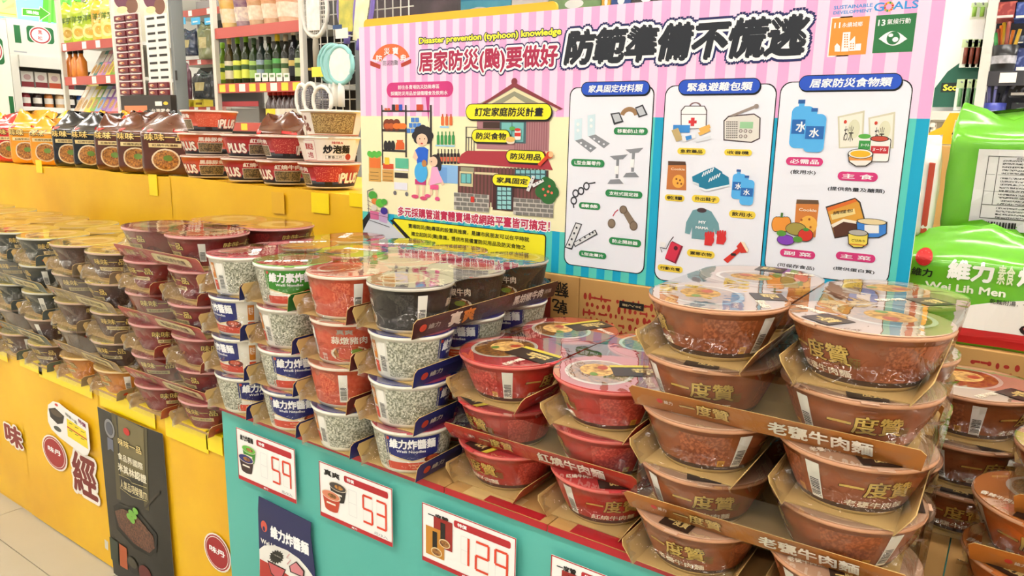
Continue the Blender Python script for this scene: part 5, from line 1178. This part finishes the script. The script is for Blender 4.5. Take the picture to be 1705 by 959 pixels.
# ---- fridge with green and white header, facing right
FX = -7.4
def XA(): return Art((FX, 0, 0), PI / 2)
t = XA(); ya = t.q(13, 60)[0]; yb = ya + 1.25; zt = t.q(40, 33)[1]; zh = t.q(40, 92)[1]
fr = empty('drinks_fridge', (FX, ya, 0), PI / 2); tag(fr, 'white open drinks fridge with green and red logo header', 'fridge')
mb = MB().box(0, 1.25, .0, .75, zh, zt, WHT); mb.build('header', fr)
MB().box(0, .06, 0, .8, 0, zh, mat('#e8e6dc', .4)).build('side_wall', fr); MB().box(1.19, 1.25, 0, .8, 0, zh, mat('#e8e6dc', .4)).build('side_wall', fr); MB().box(.06, 1.19, .74, .8, 0, zh, mat('#b8b8b0', .5)).build('back_wall', fr)
MB().box(.06, 1.19, -.03, .02, zh - .10, zh, mat('#d8d8d0', .3)).build('canopy', fr)
zf1, zf2 = XA().q(70, 148)[1], XA().q(70, 180)[1]
for z in (.5, .85, zf2, zf1): 
    b_ = MB().box(.06, 1.19, .05, .74, z - .02, z, mat('#f0f0ea', .4)).build('fridge_shelf', fr); MB().box(.06, 1.19, .04, .05, z - .04, z + .01, mat('#f6f6f0', .3)).build('shelf_lip', b_)
def fput(a, name): a.mb.build(name, fr, (0, 0, 0))
def FA(): return Art((FX, ya, 0), PI / 2)
GRN = '#1f6a38'
t = FA(); t.R(GRN, 22, 41, 36, 72, 2).R(GRN, 97, 48, 104, 77, 2); fput(t, 'green_stripe')
t = FA(); t.R(GRN, 43, 42, 91, 74, 2, .2).E('#f6f0e4', 67, 59, 18, 15, 3).E('#b02a34', 67, 59, 16.5, 13.4, 4).E('#f8eeee', 67, 59, 14.2, 11.2, 5).T('黑', 62.5, 50, 70.5, 58, '#c03040', 6, .02).T('松', 62.5, 59.5, 71, 67.5, '#c03040', 6, .02); fput(t, 'logo_panel')
t = FA(); t.R('#a8acb0', 23, 84, 45, 88.5, 2); fput(t, 'metal_label')
CART = (('#e9e6e0', '#8c2a30'), ('#e9e6e0', '#8c2a30'), ('#f0e2d0', '#c8502c'), ('#e9e6e0', '#8c2a30'), ('#d8d8d4', '#3a3a3a'), ('#f2ec9a', '#d0c040'))
for k, (c, c2) in enumerate(CART):
    mb = MB().box(-.05, .05, 0, .09, 0, .15, mat(c, .4)).box(-.0505, .0505, -.001, .0, .015, .06, mat(c2, .4))
    o = mb.build('drink_carton', None, (FX - .1, ya + .16 + .115 * k, zf1 + .001), PI / 2); a = Art(px=False); a.E('#c8a8a8', 0, .1, .03, .025, 3); a.build('logo_print', o, (0, 0, 0))
    tag(o, f'drink carton on the upper fridge shelf, {["first", "second", "third", "fourth", "fifth", "sixth"][k]} from the left', 'carton')
for k, c in enumerate(('#8c2a30', '#3a2a24', '#c87a3a', '#d8b080', '#26221e', '#3a6ac8', '#5a8ad8', '#2a5ab8')):
    mb = MB().lathe([(.035, 0), (.036, .01), (.036, .10), (.033, .12), (.014, .14), (.014, .16)], mat(c, .2, .5), 18, True, True, True)
    o = mb.build('drink_bottle', None, (FX - .1, ya + .13 + .095 * k, zf2 + .001)); MB().lathe([(.0362, .04), (.0362, .09)], mat('#e8e4dc', .4), 18).build('bottle_label', o)
    tag(o, f'drink bottle on the lower fridge shelf, {["first", "second", "third", "fourth", "fifth", "sixth", "seventh", "eighth"][k]} from the left', 'bottle')
# panel with green arrow above the fridge, and the white unit beside it
t = Art((FX - .3, 0, 0), PI / 2); y0_ = t.q(-25, 20)[0]; y1_ = t.q(135, 20)[0]; zb_ = zt + .0
sg = MB().box(0, y1_ - y0_, 0, .02, zb_, 2.8, mat('#8fcdf0', .5)).build('hanging_banner', None, (FX - .3, y0_, 0), PI / 2); tag(sg, 'pale blue and green banner with arrow above the drinks fridge', 'banner')
def SA(): return Art((FX - .3, y0_, 0), PI / 2)
t = SA(); t.P('#5cc038', [(75, -60), (135, -60), (135, 40), (70, 36)], 1); 
for k in range(5): t.P('#7cd258', [(82 + 9*k, -60), (86 + 9*k, -60), (85 + 9*k, 38), (80 + 9*k, 38)], 2)
t.mb.build('green_print', sg)
t = SA(); t.P('#e4fbd8', [(36, 13), (65, 15), (66, 10), (84, 23), (65, 36), (65, 28), (36, 26.5)], 3).P('#4aa822', [(37.5, 14.3), (66, 16), (67, 12), (82, 23), (66, 33.5), (66, 27), (37.5, 25)], 4).T('濕抱', 43, 16.5, 65, 25, '#f4fff0', 5, .03); t.mb.build('arrow_print', sg)
t = SA(); t.R('#f2e88a', -25, -30, 29, 30, 3).P('#7cc870', [(2, 0), (14, 0), (5, 6)], 4).P('#c8b078', [(4, 16), (24, 4), (24, 12)], 4).R('#e8dc3a', -25, 19, 27, 24, 4).R('#6cc060', -25, 25, 20, 30, 4); t.mb.build('yellow_print', sg)
t = Art((FX + .25, 0, 0), PI / 2); yl = t.q(-40, 60)[0]; yr = t.q(12, 60)[0]
un = MB().box(0, yr - yl, 0, .7, 0, t.q(5, 33)[1], mat('#f2efe4', .4)).build('drinks_cabinet', None, (FX + .25, yl, 0), PI / 2); tag(un, 'white drinks cabinet at the left picture edge with green and red logo', 'cabinet')
t = Art((FX + .25, yl, 0), PI / 2); t.R(GRN, -30, 60, 8.5, 108, 2, .2).E('#f6f0e4', -8, 84, 13, 18, 3).E('#b02a34', -8, 84, 11, 16, 4).E('#f8eeee', -8, 84, 9, 13, 5).R(GRN, 14, 160, 25, 190, 2); t.mb.build('logo_panel', un)
# ---- hanging clip strips with small snack packs
def clip_strip(x0, y0, x1, y1, label, nrow, filled, Y=SY - .12):
    X0, X1, Z0, Z1 = fp(x0, y0, x1, y1, Y); W, H = X1 - X0, Z1 - Z0
    root = MB().box(0, W, 0, .004, 0, H + .35, mat('#f2efe6', .4)).build('clip_strip', None, (X0, Y, Z0)); tag(root, label, 'clip strip')
    a = Art((X0, Y, Z0), px=False); zt_ = H - .16*H; a.R('#e8dcc8', 0, zt_, W, H + .35, 1).E('#6a2a44', W*.35, zt_ + .11, W*.33, .07, 2).E('#7a4a2e', W*.72, zt_ + .045, W*.24, .05, 3).E('#e8d8a0', W*.32, zt_ + .03, W*.22, .022, 3); a.mb.build('header_print', root)
    hgt = zt_ / nrow
    for r in range(nrow):
        for c in range(2):
            cx_, cz = W * (.27 + .46 * c), zt_ - hgt * (r + .5)
            MB().box(cx_ - W*.17, cx_ + W*.17, -.0012, 0, cz - hgt*.16, cz + hgt*.16, DARKB).build('slot', root)
            if r in filled:
                P = MB(); P.box(-W*.20, W*.20, -.018, -.002, -hgt*.42, hgt*.30, mat('#7a2430', .3, .5, var=.5, scale=60, hex2='#4a141e')).box(-W*.21, W*.21, -.012, -.008, hgt*.28, hgt*.46, mat('#f0dcd8', .3))
                o = P.build('snack_sachet', None, (X0 + cx_, Y - .001, Z0 + cz)); A_ = Art(px=False); A_.E('#e8c8a0', -W*.04, -hgt*.08, W*.10, hgt*.17, 1).E('#b8683a', W*.02, -hgt*.1, W*.06, hgt*.12, 2); A_.mb.build('sachet_print', o, (0, -.018, 0))
                tag(o, f'{["left", "right"][c]} dark red sachet in {NUM[r]} row of the {"fuller" if len(filled) > 5 else "emptier"} white strip', 'snack', 'sachets on the fuller strip' if len(filled) > 5 else 'sachets on the emptier strip')
clip_strip(189, 0, 243, 158, 'white clip strip full of dark red sachets', 11, range(11))
clip_strip(238, 0, 287, 159, 'white clip strip with mostly empty slots beside the grey post', 11, (9, 10))
bz = fp(205, 158, 290, 182, SY - .12)
o = MB().box(bz[0], bz[1], SY - .14, SY - .1, bz[2] - .2, bz[2] + .09, mat('#3a3430', .5)).build('sign_box'); a = Art((0, SY - .14, 0)); a.R('#d8885a', 207, 176, 246, 190, 1).T('台灣零食', 252, 181, 284, 188, '#e8e4dc', 2, .02).R('#f2f0ea', 258, 169, 270, 176, 2).E('#e8c83a', 276, 172, 4, 3, 2); a.mb.build('sign_print', o, (0, SY - .14, 0)); tag(o, 'dark sign box below the two clip strips', 'sign')
pz = fp(279, 0, 296, 180, SY - .1)
tag(MB().box(pz[0], pz[1], SY - .1, SY - .02, 0, 2.7, GREY).box(pz[0] + .03, pz[0] + .05, SY - .102, SY - .1, 1.5, 1.56, DARKB).build('steel_post'), 'grey steel shelf post right of the clip strips', 'post')
# ---- far aisle seen through the gap
FYY = 4.4
s3, z3s, _, _ = shelf_unit('far dark shelf with red rail seen in the gap beside the oil shelf', 270, 372, ((17, .06), (100, .05), (178, .06)), FYY, '#5a5450', posts=False)
for k, (x0, y0, x1, y1, c, c2, lb) in enumerate(((300, 52, 330, 92, '#26304a', '#151a2c', 'navy hanging bag in the far gap'), (331, 40, 357, 98, '#7a7a52', '#5a5a38', 'olive hanging bag in the far gap'), (322, 120, 356, 165, '#26282a', '#101214', 'black hanging bag in the far gap, lower row'), (292, 110, 318, 165, '#7a4a5a', '#5a2e40', 'plum hanging bag in the far gap, lower row'))):
    X0, X1, Z0, Z1 = fp(x0, y0, x1, y1, FYY - .06); P = Pouch(X1 - X0, .09, Z1 - Z0, 80 + k, .1, .0, .006, 3.); o = link('hanging_bag', P.mesh(bag_mat(c, c2)), None, ((X0+X1)/2, FYY - .06, Z0)); p = MB(); P.rect(p, -(X1-X0)*.25, (Z1-Z0)*.3, (X1-X0)*.25, (Z1-Z0)*.6, '#b8a878', 1); p.build('bag_print', o); tag(o, lb, 'bag')
for k, x in enumerate((294, 318, 340)):
    o, w_, h_ = boxthing('blue_tag', f'blue shelf tag in the far gap, {["left", "middle", "right"][k]} of three', 'tag', x, 30, x + 14, 40, FYY - .08, .01, mat('#5ab8e8', .4)); MB().box(-w_*.3, w_*.3, -.001, 0, h_*.3, h_*.5, TAGW).build('tag_print', o)
for k, x in enumerate((298, 322)):
    o, w_, h_ = boxthing('yellow_box', f'yellow box at the foot of the far gap, {["left", "right"][k]}', 'box', x, 166, x + 18, 178, FYY - .02, .1, mat('#e8d03a', .4)); MB().box(-w_*.3, w_*.3, -.001, 0, h_*.3, h_*.6, mat('#8a6a1a', .4)).build('box_print', o)
# ---- snack cups, bottles and jars on the oil shelf
for k, px in enumerate((387, 411, 433, 457, 482)):
    c = ('#e8b84a', '#6a3a7a', '#c8966a', '#d89a6a', '#e0a07a')[k]; zc = z2s[0] + .001
    mb = MB().lathe([(.055, 0), (.06, .005), (.078, .17), (.082, .18), (.082, .20)], mat(c, .3, .5, var=.5, scale=20, hex2='#f0dcc0'), 24, True, True, True); o = mb.build('snack_cup', None, (on_y(px, 25, SY + .1).x, SY + .1, zc))
    MB().lathe([(.084, .2), (.086, .206), (.07, .235), (.03, .25)], mat('#e8e0d0', .3, .5), 24, True, True, True).build('cup_lid', o); MB().lathe([(.066, .04), (.0745, .12)], mat('#f2e6d2', .4, var=.5, scale=40, hex2=c), 24).build('cup_label', o)
    tag(o, f'snack cup on the shelf above the oil bottles, {COLN[k] if k < 4 else "fifth"} from the left', 'snack cup')
BOT = ((373, '#5a7a1a', '#8cc83a', '#d8e04a', .26, 0), (384, '#4a4020', '#c8b890', '#e0d8c0', .285, 1), (398, '#2a3416', '#7cc030', '#d8e05a', .285, 0), (412, '#2a3416', '#7cc030', '#d8e05a', .29, 0), (425, '#2a3c1c', '#4a6a50', '#a8cc6a', .27, 0), (437, '#26302c', '#30343a', '#8ca0b0', .275, 1), (450, '#1e2a16', '#2a2a26', '#5a8a4a', .27, 0), (464, '#243018', '#e8d83a', '#5cae5a', .28, 1), (478, '#2a2a22', '#b8b0a0', '#c8c8a0', .275, 0), (491, '#1c1c20', '#f0eee8', '#1c1c20', .31, 1), (501, '#26321c', '#6a6a60', '#b8c888', .27, 0))
BN = ('first', 'second', 'third', 'fourth', 'fifth', 'sixth', 'seventh', 'eighth', 'ninth', 'tenth', 'eleventh')
for k, (px, c, cap, lab, h_, sq) in enumerate(BOT):
    r = .033; n = 20; mb = MB().lathe([(r*.9, 0), (r, .008), (r, h_*.58), (r*.85, h_*.66), (.013, h_*.78), (.012, h_*.88)], mat(c, .12, .25), n, True, True, True)
    o = mb.build('oil_bottle', None, (on_y(px, 120, SY + .07).x, SY + .07, z2s[1] + .001)); MB().lathe([(.015, h_*.86), (.015, h_*.99), (.013, h_)], mat(cap, .35), 16, True, True, True).build('cap', o)
    lb = MB().lathe([(r + .0008, h_*.12), (r + .0008, h_*.5)], mat(lab, .4), n).build('bottle_label', o); MB().lathe([(r + .0014, h_*.3), (r + .0014, h_*.4)], mat('#3a5a2a' if lab != '#1c1c20' else '#c8b060', .4), n).build('label_band', lb)
    tag(o, f'dark oil bottle, {BN[k]} from the left on the oil shelf', 'bottle')
for k, px in enumerate((424, 436, 448, 460, 472)):
    o, w_, h_ = boxthing('info_card', f'white shelf card below the oil bottles, {(COLN + ("fifth",))[k]} from the left', 'card', px, 122, px + 10, 135, SY - .02, .003, TAGW); MB().box(-w_*.3, w_*.3, -.001, 0, h_*.5, h_*.8, mat('#7a9a6a', .4)).build('card_print', o)
for k, px in enumerate((452, 460, 468, 476, 484, 491)):
    mb = MB().lathe([(.03, 0), (.032, .005), (.032, .11), (.013, .15), (.013, .165)], mat('#3a1c18', .15, .6), 18, True, True, True); o = mb.build('sauce_bottle', None, (on_y(px, 190, SY + .05).x, SY + .05, z2s[2] + .001)); MB().lathe([(.018, .163), (.018, .195)], mat('#b82a34', .35), 14, True, True, True).build('cap', o); MB().lathe([(.0328, .02), (.0328, .085)], mat(('#f0d83a', '#e8e0d0')[k > 1], .4), 18).build('bottle_label', o)
    tag(o, f'red-capped sauce bottle, {BN[k]} from the left on the lower shelf', 'bottle')
X0, X1, Z0, Z1 = fp(370, 158, 432, 200, SY + .03); mb = MB().box(0, X1-X0, 0, .3, 0, .006, mat('#c8ccc8', .2)).box(0, X1-X0, 0, .004, 0, .12, film_mat('clear_bin', lo=.12, hi=.7, bump=.05)).box(0, .004, 0, .3, 0, .12, film_mat('clear_bin')).box(X1-X0-.004, X1-X0, 0, .3, 0, .12, film_mat('clear_bin'))
o = mb.build('clear_bin', None, (X0, SY + .03, z2s[2] + .001)); tag(o, 'clear plastic bin on the lower shelf below the oil bottles', 'bin'); MB().box(.01, X1-X0-.01, .05, .28, .006, .09, mat('#6a5a50', .5, var=.6, scale=30)).build('bin_contents', o); MB().box(0, X1-X0, -.003, 0, .10, .13, mat('#a83a40', .4)).build('bin_edge', o)
# ---- wire mesh panel with swatters
MX0, MX1, _, MZ1 = fp(506, 0, 604, 200, SY); MX0 += .05
mp = empty('wire_panel', (MX0, SY + .02, 0)); tag(mp, 'white wire mesh panel hung with swatters, left of the board', 'wire panel')
k = 0; x = 0
while x < MX1 - MX0 + .35: MB().tube([(x, 0, .6), (x, 0, 2.6)], .0035, WHT, 6).build('wire', mp); x += .055
z = .7
while z < 2.6: MB().tube([(0, .004, z), (MX1 - MX0 + .35, .004, z)], .0035, WHT, 6).build('wire', mp); z += .075
MB().box(MX1 - MX0 - .06, MX1 - MX0 + .02, -.01, .03, 0, 2.7, GREY).build('post', mp); MB().box(.02, MX1 - MX0 + .4, .3, .32, 0, 2.7, mat('#3a3436', .7, var=.6, scale=7, hex2='#6a5a60')).build('back_panel', mp)
def racket(px, py, rx, ry, hl, c, c2, label, Y, name='mosquito_racket', hc=None, mesh=True, tilt=0.):
    cpt = on_y(px, py, Y); sc = (on_y(px, py - 10, Y).z - cpt.z) / 10; sx = (on_y(px + 10, py, Y).x - cpt.x) / 10; RX, RY, HL = rx * sx, ry * sc, hl * sc
    root = empty(name, cpt); tag(root, label, 'swatter'); root.rotation_euler[1] = tilt
    MB().tube([(RX*math.cos(2*PI*i/28), 0, RY*math.sin(2*PI*i/28)) for i in range(28)], .012, mat(c, .3, .5), 8, True).build('hoop', root)
    if mesh == 'solid': MB().add([(RX*.95*math.cos(2*PI*i/28), y_, RY*.95*math.sin(2*PI*i/28)) for y_ in (-.006, .006) for i in range(28)], [list(range(28)), list(range(28, 56))[::-1]] + [(i, i+28, (i+1) % 28 + 28, (i+1) % 28) for i in range(28)], mat(c2, .3, var=.3, scale=20)).build('face', root)
    else:
        g = MB()
        for i in range(-5, 6):
            u = i / 6; h2 = math.sqrt(1 - u*u); g.tube([(RX*u, 0, -RY*h2), (RX*u, 0, RY*h2)], .0022, mat(c2, .4), 4); g.tube([(-RX*h2, .002, RY*u), (RX*h2, .002, RY*u)], .0022, mat(c2, .4), 4)
        n_ = g.build('netting', root); n_['kind'] = 'stuff'
    if hl: MB().tube([(0, 0, -RY), (0, 0, -RY - HL*.3), (0, 0, -RY - HL)], [.014, .018, .017], mat(hc or c, .35), 10).build('handle', root)
    return root
r_ = racket(524, 18, 21, 44, 60, '#e6e4dc', '#f2f0ea', 'white mosquito racket hanging on the wire panel', SY - .12, hc='#a8a090')
MB().lathe([(.03, -.006), (.03, .006)], mat('#b89a3a', .4), 6, False, True, True).build('gold_tag', r_, (0, -.02, -.30))
MB().add([(-.05, -.012, .12), (.05, -.012, .12), (.05, -.012, -.1), (-.05, -.012, -.1)], [(3, 2, 1, 0)], mat('#f4f0ec', .3, var=.5, scale=30, hex2='#d8b8b8')).build('paper_card', r_)
r_ = racket(581, 8, 17, 46, 20, '#8070b8', '#d8c84a', 'purple-rimmed racket with yellow card hanging on the wire panel', SY - .10, tilt=.12); MB().add([(-.07, -.013, .1), (.07, -.013, .1), (.05, -.013, -.13), (-.05, -.013, -.13)], [(3, 2, 1, 0)], mat('#d8cc4a', .3, var=.6, scale=18, hex2='#5a7a3a')).build('paper_card', r_)
r_ = racket(606, 10, 14, 56, 20, '#7a68b4', '#f0ecd8', 'purple-rimmed racket with pale card nearest to the board', SY - .14, tilt=.2); MB().add([(-.055, -.013, .18), (.055, -.013, .18), (.04, -.013, -.17), (-.04, -.013, -.17)], [(3, 2, 1, 0)], mat('#f0ecd0', .3, var=.6, scale=18, hex2='#d8d080')).build('paper_card', r_)
for k, (px, py) in enumerate(((551, 106), (557, 107), (567, 108))):
    r_ = racket(px, py, 20, 31, 40, '#8cc8c8', '#9ad2d2' if k < 2 else '#eef2f0', f'teal rimmed fly swatter with white handle, {["rearmost", "middle", "front"][k]} of three', SY - .14 - .04 * k, 'fly_swatter', '#f0efe8', 'solid')
    if k == 2: MB().box(-.03, .03, -.018, -.012, .17, .19, mat('#2a4a7a', .4)).build('brand_label', r_)
for k, (px, py) in enumerate(((503, 165), (518, 163), (537, 168))):
    racket(px, py, 9 + 3 * k, 24, 0, '#f2f0ea', '#8a8890', f'white looped swatter low on the wire panel, {["left", "middle", "right"][k]} of three', SY - .14 - .03 * k, 'fly_swatter')
for (px, py) in ((573, 58), (533, 122)):
    q = on_y(px, py, SY - .16); MB().tube([(0, .18, 0), (0, 0, 0), (0, -.02, .015)], .004, WHT, 6).build('hook', mp, (q.x - MX0, q.y - SY - .02, q.z)); MB().box(-.04, .05, -.022, -.02, -.02, .03, TAGW if px > 560 else TAGY).build('price_tag', mp, (q.x - MX0, q.y - SY - .02, q.z))
# ---- goods showing above the board
s4, z4s, xa4, _ = shelf_unit('dark far shelf with white price tags above the board', 596, 737, ((14, .07), (-70, .06)), 4.0, '#3a3836', rail=mat('#3a3838', .5), tags=(0, 0))
for k, px in enumerate((612, 626, 646, 662, 682, 702)):
    o, w_, h_ = boxthing('tag_card', f'white price tag hanging on the dark far shelf, {NUM[k]} from the left', 'tag', px, 5, px + 10, 15, 3.984, .004, TAGW); MB().box(-w_*.35, w_*.35, -.001, 0, h_*.15, h_*.4, mat('#7a7a78', .4)).build('tag_print', o); o.location.z = z4s[0] - .055 + .02 * (k % 2)
s4b, z4b, _, _ = shelf_unit('far shelf of household boxes above the board', 741, 1120, ((20, .06), (-75, .06)), 4.0, '#6a6660', rail=mat('#d8d4cc', .5), tags=(0, 0))
for k, (x0, x1, c, c2, lb) in enumerate(((746, 850, '#6cc4dc', '#48a8c8', 'light blue box on the far shelf above the board'), (853, 912, '#ece8e4', '#d8d0cc', 'white box on the far shelf above the board'), (915, 1000, '#8ca878', '#6c8c58', 'green box on the far shelf above the board'), (1004, 1016, '#e0b04a', '#c89030', 'amber box on the far shelf above the board'), (1020, 1050, '#34508c', '#26406c', 'navy box on the far shelf above the board'), (1054, 1100, '#3a3434', '#5a5050', 'dark box on the far shelf above the board'))):
    o, w_, h_ = boxthing('goods_box', lb, 'box', x0, -45, x1, 10, 4.03, .2, mat(c, .4, var=.6, scale=9, hex2=c2)); a = Art(px=False); a.E('#f0f0ec', 0, h_*.2, w_*.18, h_*.12, 1).R(c2, -w_*.4, h_*.5, w_*.4, h_*.7, 1); a.mb.build('box_print', o); o.location.z = z4b[0] + .001

# ---- stationery racks right of the board
RY = 3.4
pb = fp(1490, -60, 1640, 260, RY); pg = MB().box(pb[0] - .5, on_y(1641, 100, 3.2).x - .03, 0, .03, 0, 2.6, mat('#fbfaf6', .5)).build('pegboard', None, (0, RY, 0)); tag(pg, 'white pegboard panel with hooks right of the information board', 'pegboard')
Z_ = on_y(1560, 190, RY).z; MB().box(pb[0] - .5, on_y(1641, 100, 3.2).x - .03, -.3, 0, Z_ - .03, Z_, mat('#e8e4dc', .5)).build('ledge', pg)
q = fp(1553, 97, 1636, 178, RY - .06); sc = empty('brand_sign', (q[0], RY - .06, q[2])); tag(sc, 'dark green sign with yellow lettering on the pegboard', 'sign'); W, H = q[1] - q[0], q[3] - q[2]
pts = [(0, 0), (W, 0), (W, H*.95), (W*.62, H), (W*.30, H*.72), (W*.06, H*.3)]; mb = MB(); N = 6; mb.add([(x, 0, z) for x, z in pts] + [(x, .02, z) for x, z in pts], [list(range(N))[::-1], list(range(N, 2*N))] + [(i, (i+1) % N, (i+1) % N + N, i+N) for i in range(N)], mat('#1f5a48', .4)); mb.build('sign_board', sc)
a = Art((q[0], RY - .06, q[2])); a.R('#16241c', 1568, 138, 1622, 153, 1).T('Scotch', 1571, 140.5, 1616, 150.5, '#f4e84a', 2, .04); a.build('sign_lettering', sc)
def pen_pack(px, py, hh, label, c, grp=None):
    X0, X1, Z0, Z1 = fp(px, py, px + 10, py + hh, RY - .1); o = MB().box(0, X1-X0, 0, .012, 0, Z1-Z0, mat('#eef2e4', .3)).build('blister_pack', None, (X0, RY - .1, Z0)); w_, h_ = X1-X0, Z1-Z0
    MB().tube([(w_/2, -.008, h_*.12), (w_/2, -.008, h_*.7)], .007, mat(c, .3), 8).build('glue_stick', o); MB().box(0, w_, -.002, 0, h_*.72, h_, mat('#c8dca8', .4)).build('header_card', o); MB().tube([(w_/2, .09, h_*.9), (w_/2, -.03, h_*.9)], .003, GREY, 6).build('hook', o); tag(o, label, 'blister pack', grp)
for r, (y, xs_, hh) in enumerate(((5, (1618, 1631, 1644), 26), (66, (1603, 1613, 1623, 1633), 46), (132, (1594, 1607, 1620), 52))):
    for k, px in enumerate(xs_): pen_pack(px, y, hh, f'green and white blister pack, {BN[k]} from the left in the {["upper", "middle", "lower"][r]} row', ('#8cb84a', '#7a3a2a', '#5a8a5a')[r])
q = fp(1545, 188, 1620, 241, 2.2)
yc = empty('tape_cutter', (q[0], 2.2, q[2])); tag(yc, 'yellow handled cutter standing behind the white noodle bag', 'tool'); W, H = q[1] - q[0], q[3] - q[2]
pts = [(0, .0), (W, 0), (W, H), (W*.45, H), (W*.32, H*.55), (0, H*.3)]; mb = MB(); N = 6; hole = [(W*.55, H*.2), (W*.85, H*.2), (W*.85, H*.78), (W*.58, H*.78)]
mb.add([(x, 0, z) for x, z in pts] + [(x, .03, z) for x, z in pts], [list(range(N))[::-1], list(range(N, 2*N))] + [(i, (i+1) % N, (i+1) % N + N, i+N) for i in range(N)], mat('#f0b41e', .35)); mb.build('yellow_body', yc)
MB().add([(x, -.001, z) for x, z in hole], [(3, 2, 1, 0)], mat('#e8e0c0', .4)).build('window', yc); MB().tube([(W*.6, -.008, H*.3), (W*.68, -.008, H*.7), (W*.9, -.01, H*1.02)], .006, mat('#1c1a18', .4), 8).build('black_lever', yc)
zq = on_y(1560, 241, 2.2).z
tag(MB().box(q[0] - .15, q[1] + .4, 2.1, 2.6, 0, zq - .001, M_KRAFT).build('carton', None, bevel=.003), 'tall carton behind the green bags carrying the yellow cutter', 'carton')
for k, (x0, c) in enumerate(((1532, '#7a3a48'), (1541, '#d8d05a'), (1549, '#5a6a7a'))):
    o, w_, h_ = boxthing('small_packet', f'small patterned packet left of the yellow cutter, {["first", "second", "third"][k]}', 'packet', x0, 196, x0 + 9, 232, 2.5, .02, speckle(c, '#e8e4d8', 60., .5)); MB().box(-w_*.4, w_*.4, -.002, 0, h_*.8, h_*.95, TAGW).build('packet_header', o)
    o.location.z = zq; 
    o.location.y = 2.45
s5, z5s, xa5, xb5 = shelf_unit('stationery shelf with coral price rail at the upper right corner', 1641, 1790, ((205, .085), (-60, .05)), 3.2, '#2c2c34', rail=mat('#b8604e', .35), depth=.35)
def pen_cup(px, py0, py1, c, label, pens, Y):
    X0, X1, Z0, Z1 = fp(px, py0, px + 38, py1, Y); W, H = X1 - X0, Z1 - Z0; o = MB().lathe([(W*.46, 0), (W*.5, H), (W*.47, H), (W*.43, .01)], mat(c, .3, .5, var=.4, scale=30), 24, True, True, False).build('pen_cup', None, ((X0+X1)/2, Y + W/2, Z0)); tag(o, label, 'pen cup')
    rr = random.Random(px)
    for q_ in range(9):
        a = rr.uniform(0, 6.28); l = H * rr.uniform(1.5, 2.0); MB().tube([(W*.2*math.cos(a), W*.2*math.sin(a), .012), (W*.46*math.cos(a), W*.46*math.sin(a), l)], .006, mat(pens[q_ % len(pens)], .35), 6).build('pen', o)
    MB().lathe([(W*.478, H*.3), (W*.49, H*.6)], mat('#e8e8f0', .4, var=.7, scale=40, hex2=c), 24).build('cup_label', o)
    return o, Z0
o, zc_ = pen_cup(1634, 165, 198, '#4a54b8', 'blue pen cup full of dark pens on the stationery shelf', ('#2a2a3a', '#8c8cb0', '#5a5a90'), 3.2); o.location.z = z5s[0] + .001
o, zc_ = pen_cup(1652, 75, 118, '#2a2a2c', 'black mesh cup full of coloured pens on the upper stationery tray', ('#d87a2a', '#3a9a4a', '#c8a02a', '#8a3a2a'), 3.2)
o2 = MB().box(0, xb5 - xa5 - .02, -.0, .3, -.012, 0, mat('#e8e6e0', .4)).build('shelf_board', s5, (.01, .0, zc_)); MB().box(0, xb5 - xa5 - .02, -.006, 0, -.05, 0, mat('#3a3a40', .5)).build('price_rail', o2); 
for k in range(6): MB().box(.04 + .09*k, .09 + .09*k, -.008, -.006, -.04, -.006, TAGW).build('price_tag', o2)
NMS = ('first', 'second', 'third', 'fourth', 'fifth', 'sixth')
for k, (x0, y0, x1, y1, c1, c2) in enumerate(((1690, 60, 1705, 72, '#34405a', '#8ca0b8'), (1694, 78, 1720, 116, '#2a3a7a', '#8090c8'), (1684, 130, 1712, 160, '#1c1c22', '#9098b0'), (1686, 166, 1720, 200, '#22262c', '#88a890'), (1660, 4, 1690, 30, '#a83a3a', '#d86a5a'), (1692, 4, 1720, 30, '#2f4a9c', '#6a80c8'))):
    o, w_, h_ = boxthing('patterned_box', f'dark speckled box on the stationery shelf, {NMS[k]} of six' if k < 4 else ('red box on the top stationery tray' if k == 4 else 'blue box on the top stationery tray'), 'box', x0, y0, x1, y1, 3.25, .12, speckle(c1, c2, 45., .58)); MB().box(-w_*.4, w_*.4, -.002, 0, h_*.05, h_*.2, TAGW).build('box_label', o)
    if k == 3: o.location.z = z5s[0] + .001
    if k == 1: o.location.z = zc_ + .001
